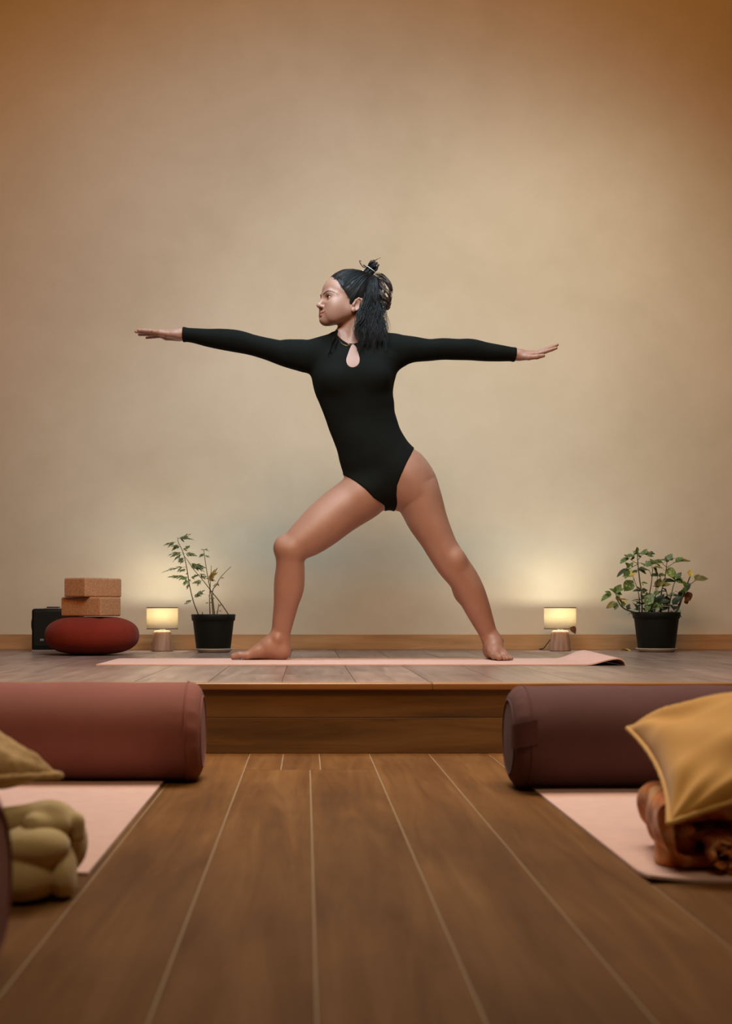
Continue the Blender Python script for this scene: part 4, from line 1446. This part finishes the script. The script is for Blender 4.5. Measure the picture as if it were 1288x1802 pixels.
# ------------------------------------------------------------------ lamps
def lamp(px, Yl, width, label):
    sc = Yl / FPX
    x = W(px, 0, Yl)[0]
    r = width / 2 * sc
    t = empty('table_lamp', (x, Yl, ZF), label, 'lamp', 'small bedside lamps')
    bt, b0, b1 = .100, .052, .043
    g = Geo()
    prof = [(.001, .0005), (b0 - .003, .0005), (b0, .003)]
    for q in np.linspace(0, 1, 8):
        prof.append((b0 + (b1 - b0) * q ** 1.3, .004 + (bt - .016) * q))
    prof += [(b1 - .002, bt - .006), (b1 - .008, bt - .001), (b1 - .016, bt), (.001, bt)]
    g.lathe(prof, (x, Yl, ZF), 40, .8)
    g.obj('base', M['ceramic'], t)
    g = Geo(); g.lathe([(.001, bt), (.015, bt), (.015, bt + .006), (.010, bt + .008), (.010, bt + .05), (.001, bt + .05)], (x, Yl, ZF), 24)
    g.obj('socket', M['saucer'], t)
    s0, s1 = bt + .006, bt + .006 + .1045
    g = Geo()
    pr = [(r, s0), (r, s1), (r - .0012, s1), (r - .0012, s0), (r, s0)]
    g.lathe(pr, (x, Yl, ZF), 48, .72, close=False)
    sh = g.obj('lamp_shade', M['linen'], t)
    for z in (s0, s1 - .0042):
        g = Geo()
        g.lathe([(r + .0006, z), (r + .0009, z + .0042), (r - .0018, z + .0042), (r - .0018, z), (r + .0006, z)], (x, Yl, ZF), 48, .72, close=False)
        g.obj('rim', M['trim_brown'], sh)
    g = Geo()
    for k in range(3):
        a_ = k * 2 * math.pi / 3 + .5
        g.tube([(x, Yl, ZF + bt + .046), (x + r * math.cos(a_), Yl + r * .72 * math.sin(a_), ZF + s0 + .003)], .001, 5)
    g.obj('shade_holder', M['trim_brown'], t)
    zb = ZF + s1 - .034
    g = Geo(); g.lathe([(.001, -.02), (.008, -.016), (.015, -.004), (.016, .003), (.013, .012), (.006, .018), (.001, .019)], (x, Yl, zb - .008), 20)
    bu = g.obj('bulb', M['bulb'], t)
    d = bpy.data.lights.new('lamp_light', 'POINT'); d.energy = 2.6; d.color = (.96, .95, .82); d.shadow_soft_size = .010
    lo = bpy.data.objects.new('lamp_light', d); COL.objects.link(lo); lo.location = (x, Yl, ZF + s1 - .006); put(lo, t)
    # cord switch on the left of the base and the cord running to the wall
    g = Geo()
    C = catmull([(x - .043, Yl + .004, ZF + .062, 0), (x - .052, Yl + .03, ZF + .04, 0), (x - .062, Yl + .12, ZF + .006, 0), (x - .06, Yl + .22, ZF + .004, 0), (x - .04, WALL - .02, ZF + .004, 0)], 6)[:, :3]
    g.tube(C, .0022, 6); g.obj('cord', M['black_plastic'], t)
    return t


lamp(285.5, 6.25, 55, 'small lit lamp with linen shade left of the woman, beside the feathery plant')
lamp(985.5, 6.27, 56, 'small lit lamp with linen shade right of the woman, a dry leaf caught on it')

# ------------------------------------------------------------------ pots
def saucer(px, Yp, wid, label):
    r = wid / 2 * Yp / FPX
    x = W(px, 0, Yp)[0]
    g = Geo()
    g.lathe([(.001, .0), (r * .78, .0), (r * .82, .002), (r * .98, .014), (r, .017), (r * .985, .0185), (r * .96, .017), (r * .80, .006), (.001, .006)], (0, 0, 0), 56)
    o = g.obj('saucer', M['saucer']); o.location = (x, Yp, ZF)
    return tag(o, label, 'saucer', 'plant saucers')


def pot(px, Yp, wtop, wbot, ytop, t):
    x = W(px, 0, Yp)[0]; rt = wtop / 2 * Yp / FPX; rb = wbot / 2 * Yp / FPX
    zt = W(0, ytop, Yp)[2]; z0 = ZF + .0065
    h = zt - z0; rim = .030
    g = Geo()
    rs = rb + (rt * .955 - rb) * (1 - rim / h)
    g.lathe([(.001, 0), (rb - .004, 0), (rb, .004), (rs, h - rim - .002), (rs + .001, h - rim), (rt * .97, h - rim + .001), (rt, h - .002), (rt - .001, h), (rt - .004, h), (rt * .95 - .004, h - rim), (rt * .95 - .006, h - .022), (.001, h - .022)],
            (x, Yp, z0), 56)
    g.obj('pot', M['matte_black'], t)
    g = Geo(); P = []
    for q in np.linspace(0.001, 1, 10):
        P.append([(x + q * rt * .935 * math.cos(a_), Yp + q * rt * .935 * math.sin(a_), z0 + h - .016 + .003 * math.sin(7 * a_ + 9 * q) + .004 * (1 - q * q)) for a_ in np.arange(40) / 40 * 2 * math.pi])
    g.grid(np.array(P), wrap=True)
    g.obj('soil', M['soil'], t)
    return x, z0 + h - .014


Y1, Y2 = 6.12, 6.17
saucer(376.5, Y1, 67, 'pale saucer under the pot of the feathery plant')
saucer(1155, Y2, 72, 'pale saucer under the pot of the variegated plant')
fern = empty('potted_plant', (W(376, 0, Y1)[0], Y1, ZF + .006), 'slender feathery plant in a black pot between the lamp and the woman', 'plant', 'potted plants')
pot(375.5, Y1, 78, 60, 1081, fern)
bush = empty('potted_plant', (W(1155, 0, Y2)[0], Y2, ZF + .006), 'bushy variegated plant in a black pot at the right end', 'plant', 'potted plants')
pot(1155, Y2, 83, 63, 1077, bush)


def leafmat(name, c1, c2, c3=None):
    t = NT(name); t.set(Roughness=0.5)
    v = t.coord((1, 1, 1), jitter=True)
    st = [(0.36, c1), (0.60, c2)] + ([(0.68, c3)] if c3 else [])
    t.l(t.ramp(t.noise(v, 9.0 if c3 else 2.5, 4), st), t.b.inputs['Base Color'])
    t.b.inputs['Transmission Weight'].default_value = 0.0
    return t.m


ML = {'fern': leafmat('fern_green', lin(56, 74, 24), lin(86, 102, 38)), 'bright': leafmat('bright_green', lin(70, 112, 36), lin(100, 140, 52)),
      'gold': leafmat('golden_frond', lin(120, 104, 36), lin(150, 122, 44)), 'dry': leafmat('dry_frond', lin(112, 74, 40), lin(140, 98, 56)),
      'varieg': leafmat('variegated_leaf', lin(54, 80, 30), lin(92, 116, 50), lin(196, 200, 140)), 'pale': leafmat('pale_variegated', lin(70, 108, 50), lin(150, 172, 100), lin(206, 208, 150)),
      'dark': leafmat('dark_leaf', lin(26, 42, 22), lin(48, 64, 32)), 'olive': leafmat('olive_leaf', lin(92, 88, 38), lin(122, 112, 52)),
      'yellow': leafmat('yellow_leaf', lin(196, 174, 70), lin(214, 196, 96)), 'brown': leafmat('brown_leaf', lin(84, 46, 24), lin(122, 72, 38))}
M['stem'] = simple('plant_stem', lin(72, 56, 32), 0.6)
M['stem_green'] = simple('green_stem', lin(64, 62, 32), 0.6)


def stem(path, Yp, dy, r0, r1, parent, mat, tf):
    C = catmull([list(W(*tf(a, b), Yp + dy * q)) + [0] for (a, b), q in zip(path, np.linspace(.15, 1, len(path)))], 5)[:, :3]
    g = Geo(); g.tube(C, np.linspace(r0, r1, len(C)), 6)
    return g.obj('stem', mat, parent)


def frond_mesh(seed, pairs, mat):
    """thin midrib with pairs of lance-shaped leaflets; unit length along +X"""
    r_ = np.random.default_rng(seed); g = Geo()
    g.tube([(0, 0, 0), (.35, 0, .02), (.7, 0, .0), (.86, 0, -.05)], [.010, .009, .007, .004], 4)
    def leaflet(b, d, L, wd):
        d = np.array(d, float); d /= np.linalg.norm(d); s = np.cross(d, [0, 0, 1.0]); s /= np.linalg.norm(s) + 1e-9; u = np.cross(s, d)
        b = np.array(b, float)
        prof = [(0, .12), (.25, .8), (.5, 1.0), (.75, .62), (1.0, .03)]
        v = []
        for a_, w_ in prof:
            c_ = b + d * a_ * L + u * (-.12 * L * a_ * a_)
            v += [c_ + s * w_ * wd + u * wd * .25, c_ - u * wd * .1, c_ - s * w_ * wd + u * wd * .25]
        f = []
        for i in range(len(prof) - 1):
            f += [(3 * i, 3 * i + 3, 3 * i + 4, 3 * i + 1), (3 * i + 1, 3 * i + 4, 3 * i + 5, 3 * i + 2)]
        g.add(v, f)
    for i in range(pairs):
        x = .22 + .6 * i / pairs
        for sg in (1, -1):
            leaflet((x, 0, .01), (.8 + r_.uniform(0, .4), sg * r_.uniform(.5, .9), r_.uniform(-.5, .25)), r_.uniform(.26, .44) * (1 - .3 * i / pairs), r_.uniform(.050, .075))
    leaflet((.80, 0, -.03), (1, r_.uniform(-.2, .2), -.2), .36, .060)
    return bpy_mesh(g, 'leaf', mat)


def bpy_mesh(g, name, mat):
    me = bpy.data.meshes.new(name)
    me.from_pydata([tuple(v) for v in np.concatenate(g.v)], [], g.f)
    me.polygons.foreach_set('use_smooth', np.ones(len(me.polygons), dtype=bool))
    me.materials.append(mat)
    return me


def leaf_at(me, p, q, up, scale, parent, roll=0.0, wide=1.0):
    """leaf mesh with its base at p pointing to q, its face towards up"""
    d = Vector(q) - Vector(p); d.normalize()
    u = Vector(up); u -= d * u.dot(d); u.normalize()
    s = u.cross(d)
    R = Matrix((d, s, u)).transposed() @ Matrix.Rotation(roll, 3, 'X')
    o = bpy.data.objects.new('leaf', me); COL.objects.link(o)
    o.parent = parent
    mw = Matrix.Translation(p) @ R.to_4x4() @ Matrix.Diagonal((scale, scale * wide, scale, 1))
    o.matrix_parent_inverse = Matrix.Translation(-parent.location)
    o.matrix_basis = mw
    return o


f1 = lambda a, b: (280 + a / 7.833, 930 + b / 7.833)
for path, dy in (([(545, 1200), (470, 1000), (415, 760), (380, 540), (330, 330), (265, 190), (258, 125)], -.05),
                 ([(965, 1200), (850, 1030), (700, 840), (600, 710), (480, 570), (400, 450), (345, 380)], -.02),
                 ([(702, 1200), (695, 950), (705, 780), (720, 510)], .05), ([(745, 1200), (715, 900), (665, 640), (625, 380), (612, 285)], .03),
                 ([(765, 1200), (735, 880), (790, 780), (850, 670), (990, 525)], -.04), ([(795, 1200), (812, 1110), (820, 1040)], .02),
                 ([(600, 1200), (598, 1165), (590, 1150)], 0.0)):
    stem(path, Y1, dy, .0030, .0012, fern, M['stem'], f1)
FM = {k: [frond_mesh(s_ + 10 * i, 3 + s_ % 3, ML[k]) for i, s_ in enumerate((1, 2, 3, 4))] for k in ('fern', 'bright', 'gold', 'dry')}
fl = [(240, 185, 75, 215), (250, 140, 450, 140), (262, 130, 380, 125), (300, 250, 180, 240), (270, 210, 185, 290), (320, 310, 420, 240), (330, 330, 150, 350), (330, 345, 190, 440), (340, 345, 500, 370),
      (350, 395, 265, 450), (350, 430, 290, 480), (380, 530, 75, 575), (385, 560, 280, 580), (400, 480, 620, 535), (420, 500, 520, 560), (450, 540, 615, 575), (395, 670, 150, 655), (420, 690, 540, 640),
      (540, 640, 670, 690), (540, 625, 640, 640), (600, 715, 470, 745), (590, 720, 520, 780), (460, 985, 350, 1030), (465, 975, 605, 850), (500, 920, 625, 895), (620, 350, 555, 385), (625, 365, 695, 395),
      (612, 290, 680, 300), (612, 295, 585, 285), (640, 380, 600, 345), (690, 700, 765, 720), (840, 680, 890, 680), (800, 750, 745, 795), (795, 750, 815, 785), (690, 1025, 640, 1025), (690, 1020, 730, 1020),
      (700, 960, 755, 960), (700, 955, 685, 920), (812, 1140, 770, 1150), (815, 1140, 862, 1135), (815, 1080, 855, 1050), (415, 760, 380, 825), (395, 600, 370, 630), (410, 690, 445, 735)]
for i, (a, b, c, d_) in enumerate(fl):
    dy = rng.uniform(-.05, .05)
    p = W(*f1(a, b), Y1 + dy * .3); q_ = W(*f1(c, d_), Y1 + dy)
    L = np.linalg.norm(q_ - p)
    k = 'dry' if (i >= 31 and i < 34) or 34 <= i < 42 and i % 2 else 'fern'
    wd = min(1.0, .055 / L) if L > .055 else 1.0
    leaf_at(FM[k][i % 4], p, q_, (rng.uniform(-.3, .3), -1.0, .9), L, fern, rng.uniform(-.4, .4), wd)
    if k == 'fern' and i % 3 < 2:
        p2 = p + (q_ - p) * rng.uniform(.0, .3)
        q2 = p2 + (q_ - p) * .75 + rng.uniform(-.3, .3, 3) * L
        leaf_at(FM[k][(i + 1) % 4], p2, q2, (rng.uniform(-.5, .5), -.7, .9), L * rng.uniform(.6, .85), fern, rng.uniform(-.6, .6), wd)
for (a, b, c, d_) in ((405, 690, 310, 690), (400, 700, 330, 760), (395, 695, 350, 775), (405, 680, 330, 670), (400, 705, 390, 770)):
    p, q_ = W(*f1(a, b), Y1 - .05), W(*f1(c, d_), Y1 - .05 + rng.uniform(-.02, .02))
    leaf_at(FM['bright'][int(rng.integers(4))], p, q_, (0, -1, .6), np.linalg.norm(q_ - p) * 1.1, fern)
for (a, b, c, d_) in ((670, 740, 790, 560), (680, 700, 800, 610), (672, 720, 740, 600), (675, 760, 770, 590)):
    p, q_ = W(*f1(a, b), Y1 - .06), W(*f1(c, d_), Y1 - .06 + rng.uniform(-.02, .02))
    leaf_at(FM['gold'][int(rng.integers(4))], p, q_, (0, -1, .3), np.linalg.norm(q_ - p), fern, 0, .7)

# bushy plant
f2 = lambda a, b: (1045 + a / 6.133, 950 + b / 6.133)
for path, dy, r0, r1 in (([(520, 790), (515, 600), (490, 400), (475, 260), (465, 110)], .0, .0042, .0018), ([(595, 790), (595, 620), (620, 470), (635, 310)], -.03, .0036, .0016),
                         ([(655, 790), (665, 580), (690, 380)], .04, .003, .0014), ([(715, 790), (730, 560), (765, 420), (790, 230)], -.01, .0038, .0016), ([(800, 790), (830, 620), (860, 490), (890, 430)], .03, .003, .0014),
                         ([(890, 790), (960, 600), (1010, 470), (1040, 390)], -.03, .0060, .0022), ([(500, 795), (400, 772), (310, 730), (255, 650), (235, 570)], -.06, .0042, .002), ([(490, 790), (485, 590), (420, 390)], -.04, .0028, .0014),
                         ([(475, 258), (430, 235), (380, 200)], 0, .0018, .0010), ([(475, 262), (430, 285), (385, 315)], 0, .0018, .001), ([(788, 300), (830, 270), (880, 240)], 0, .0018, .001), ([(788, 300), (760, 275), (735, 250)], 0, .0018, .001),
                         ([(1010, 505), (1050, 470), (1100, 440)], -.03, .0018, .001), ([(478, 215), (500, 185), (520, 160)], 0, .0016, .001), ([(625, 400), (600, 340), (575, 315)], -.02, .0016, .001), ([(800, 700), (790, 600), (775, 520)], .0, .0026, .0014)):
    stem(path, Y2, dy, r0, r1, bush, M['stem_green'], f2)


def leaf_mesh(mat, seed):
    """ovate leaf with a raised edge, folded midrib and wavy rim; unit length along +X"""
    r_ = np.random.default_rng(seed); g = Geo()
    prof = [(0, .02), (.08, .16), (.25, .34), (.45, .38), (.65, .31), (.85, .15), (1.0, .01)]
    P = np.zeros((len(prof), 5, 3))
    cv = r_.uniform(-.25, .05)
    for i, (x, w) in enumerate(prof):
        for j, s_ in enumerate((-1, -.5, 0, .5, 1)):
            P[i, j] = (x, s_ * w, .10 * abs(s_) * w * 2 + cv * x * x + .03 * math.sin(7 * x + 2 * s_ + seed))
    g.grid(P)
    g.tube([(-.18, 0, .0), (0, 0, 0), (.3, 0, -.004 + cv * .09)], [.018, .018, .012], 4)
    return bpy_mesh(g, 'leaf', mat)


LM = {k: [leaf_mesh(ML[k], s_) for s_ in (1, 2, 3)] for k in ('varieg', 'pale', 'dark', 'olive', 'yellow', 'brown')}
ll = [(465, 130, 50, 90, 'varieg'), (430, 170, 90, 185, 'varieg'), (372, 200, 100, 200, 'varieg'), (430, 160, 60, 20, 'varieg'), (520, 160, 60, 60, 'varieg'), (540, 155, 110, 0, 'varieg'), (600, 150, 60, 5, 'dark'),
      (470, 150, 55, 140, 'dark'), (475, 170, 60, 40, 'varieg'), (385, 295, 60, 130, 'varieg'), (392, 285, 50, 60, 'varieg'), (375, 315, 135, 202, 'dark'), (450, 350, 130, 195, 'yellow'), (420, 440, 130, 232, 'varieg'),
      (480, 320, 110, 8, 'varieg'), (470, 330, 60, 200, 'dark'), (570, 285, 90, 150, 'olive'), (640, 250, 95, 190, 'varieg'), (640, 260, 100, 30, 'varieg'), (640, 300, 100, 5, 'olive'), (670, 260, 90, 20, 'varieg'), (630, 310, 60, 120, 'varieg'),
      (735, 250, 80, 150, 'varieg'), (790, 225, 70, 165, 'varieg'), (795, 220, 80, 55, 'varieg'), (800, 220, 95, 20, 'varieg'), (790, 240, 60, 100, 'dark'), (880, 240, 150, 9, 'olive'), (1095, 435, 125, 15, 'olive'),
      (770, 330, 130, -20, 'pale'), (800, 325, 110, -40, 'pale'), (690, 385, 80, 10, 'varieg'), (688, 385, 70, 170, 'varieg'), (880, 440, 130, 185, 'dark'), (880, 430, 90, 20, 'varieg'), (890, 420, 80, 60, 'varieg'), (900, 440, 90, -20, 'dark'),
      (690, 520, 110, 80, 'olive'), (720, 500, 100, 20, 'olive'), (735, 480, 80, 60, 'varieg'), (500, 550, 75, 175, 'dark'), (515, 550, 65, 15, 'dark'), (515, 465, 60, 0, 'varieg'), (235, 575, 80, 140, 'varieg'), (240, 565, 90, 60, 'varieg'),
      (240, 575, 90, 35, 'varieg'), (185, 590, 120, 205, 'varieg'), (245, 680, 110, 200, 'olive'), (265, 640, 90, 0, 'olive'), (300, 650, 70, -30, 'yellow'), (250, 600, 60, -80, 'olive'), (300, 720, 70, 60, 'varieg'), (360, 750, 60, 70, 'dark'),
      (560, 700, 130, 60, 'varieg'), (600, 690, 120, 100, 'varieg'), (500, 690, 90, 150, 'dark'), (690, 700, 120, 70, 'dark'), (720, 680, 90, 20, 'dark'), (740, 715, 60, 10, 'yellow'), (790, 700, 100, 100, 'dark'), (850, 700, 110, 50, 'dark'),
      (940, 640, 110, 80, 'dark'), (960, 600, 90, 140, 'dark'), (980, 560, 90, 60, 'dark'), (1000, 520, 80, 110, 'varieg'), (1000, 490, 70, 30, 'dark'), (1035, 385, 60, 95, 'yellow'), (1040, 400, 50, 60, 'yellow'), (1005, 560, 130, -72, 'brown'), (1015, 600, 90, -110, 'brown'),
      (985, 640, 80, -60, 'brown'), (900, 780, 70, -35, 'dark'), (640, 760, 100, 150, 'dark'), (560, 770, 100, 20, 'dark'), (700, 770, 110, 30, 'dark'), (480, 760, 90, 120, 'dark'), (860, 760, 90, 120, 'dark'), (620, 730, 110, 20, 'varieg'),
      (500, 650, 80, 180, 'olive'), (520, 640, 70, 40, 'dark'), (640, 610, 70, 150, 'dark'), (665, 600, 80, 40, 'dark'), (780, 560, 70, 170, 'dark'), (850, 600, 60, 0, 'dark'), (830, 620, 70, 150, 'varieg'), (420, 780, 50, 200, 'dark')]
for i, (a, b, L, ang, k) in enumerate(ll):
    dy = rng.uniform(-.07, .05) if b < 700 else rng.uniform(-.08, .06)
    p = W(*f2(a, b), Y2 + dy); an = math.radians(ang)
    Lm = L / 6.133 * Y2 / FPX * (.8 if k == 'brown' else 1.12)
    q_ = p + np.array([math.cos(an) * Lm, rng.uniform(-.35, .25) * Lm, math.sin(an) * Lm])
    flat = k == 'pale' or (k == 'varieg' and i == 13) or k == 'brown'
    up = (0, -1, .25) if flat else (rng.uniform(-.25, .25), -rng.uniform(.15, .75), 1)
    leaf_at(LM[k][i % 3], p, q_, up, Lm, bush, rng.uniform(-.3, .3), 1.15 if flat else 1.0)
    if k in ('varieg', 'dark', 'olive') and not flat:
        an2 = an + rng.choice((-1, 1)) * rng.uniform(.5, 1.2)
        q2 = p + np.array([math.cos(an2) * Lm, rng.uniform(-.6, .4) * Lm, math.sin(an2) * Lm])
        leaf_at(LM['varieg' if k == 'varieg' or i % 2 else k][(i + 1) % 3], p, q2, (rng.uniform(-.4, .4), -rng.uniform(.2, .9), 1), Lm * rng.uniform(.5, .8), bush, rng.uniform(-.4, .4))
for i in range(46):          # low growth over the soil
    a_ = rng.uniform(0, 2 * math.pi); rr_ = .095 * math.sqrt(rng.random())
    p = np.array([W(1155, 0, Y2)[0] + rr_ * math.cos(a_), Y2 + rr_ * math.sin(a_), W(0, 1077, Y2)[2] - .012 + rng.uniform(0, .05)])
    an = rng.uniform(0, 6.3)
    q_ = p + np.array([math.cos(an), math.sin(an), rng.uniform(.1, 1.0)]) * .03
    leaf_at(LM['dark' if rng.random() < .75 else 'varieg'][i % 3], p, q_, (rng.uniform(-.4, .4), -.4, 1), rng.uniform(.016, .03), bush)


# fallen leaves
def loose_leaf(name, p, q_, up, L, mat, label, seed, curlz):
    me = leaf_mesh(mat, seed).copy()
    for v_ in me.vertices:
        v_.co.z += curlz * abs(v_.co.y) - curlz * .3 * v_.co.x ** 2
    d = Vector(q_) - Vector(p); d.normalize(); u = Vector(up); u -= d * u.dot(d); u.normalize(); s_ = u.cross(d)
    o = bpy.data.objects.new(name, me); COL.objects.link(o)
    o.matrix_world = Matrix.Translation(p) @ Matrix((d, s_, u)).transposed().to_4x4() @ Matrix.Diagonal((L, L, L, 1))
    return tag(o, label, 'leaf')


loose_leaf('dried_leaf', W(1003, 1104, 6.20), W(1015, 1116, 6.19), (-.3, -.8, .6), .040, ML['brown'], 'curled brown leaf caught under the shade of the right lamp', 5, .9)
z = STAGE + .003
loose_leaf('fallen_leaf', np.array([W(1092, 0, 6.36)[0], 6.36, z]), np.array([W(1110, 0, 6.36)[0], 6.33, z]), (0, 0, 1), .055, ML['yellow'], 'yellow fallen leaf on the platform beside the bushy plant', 6, .25)
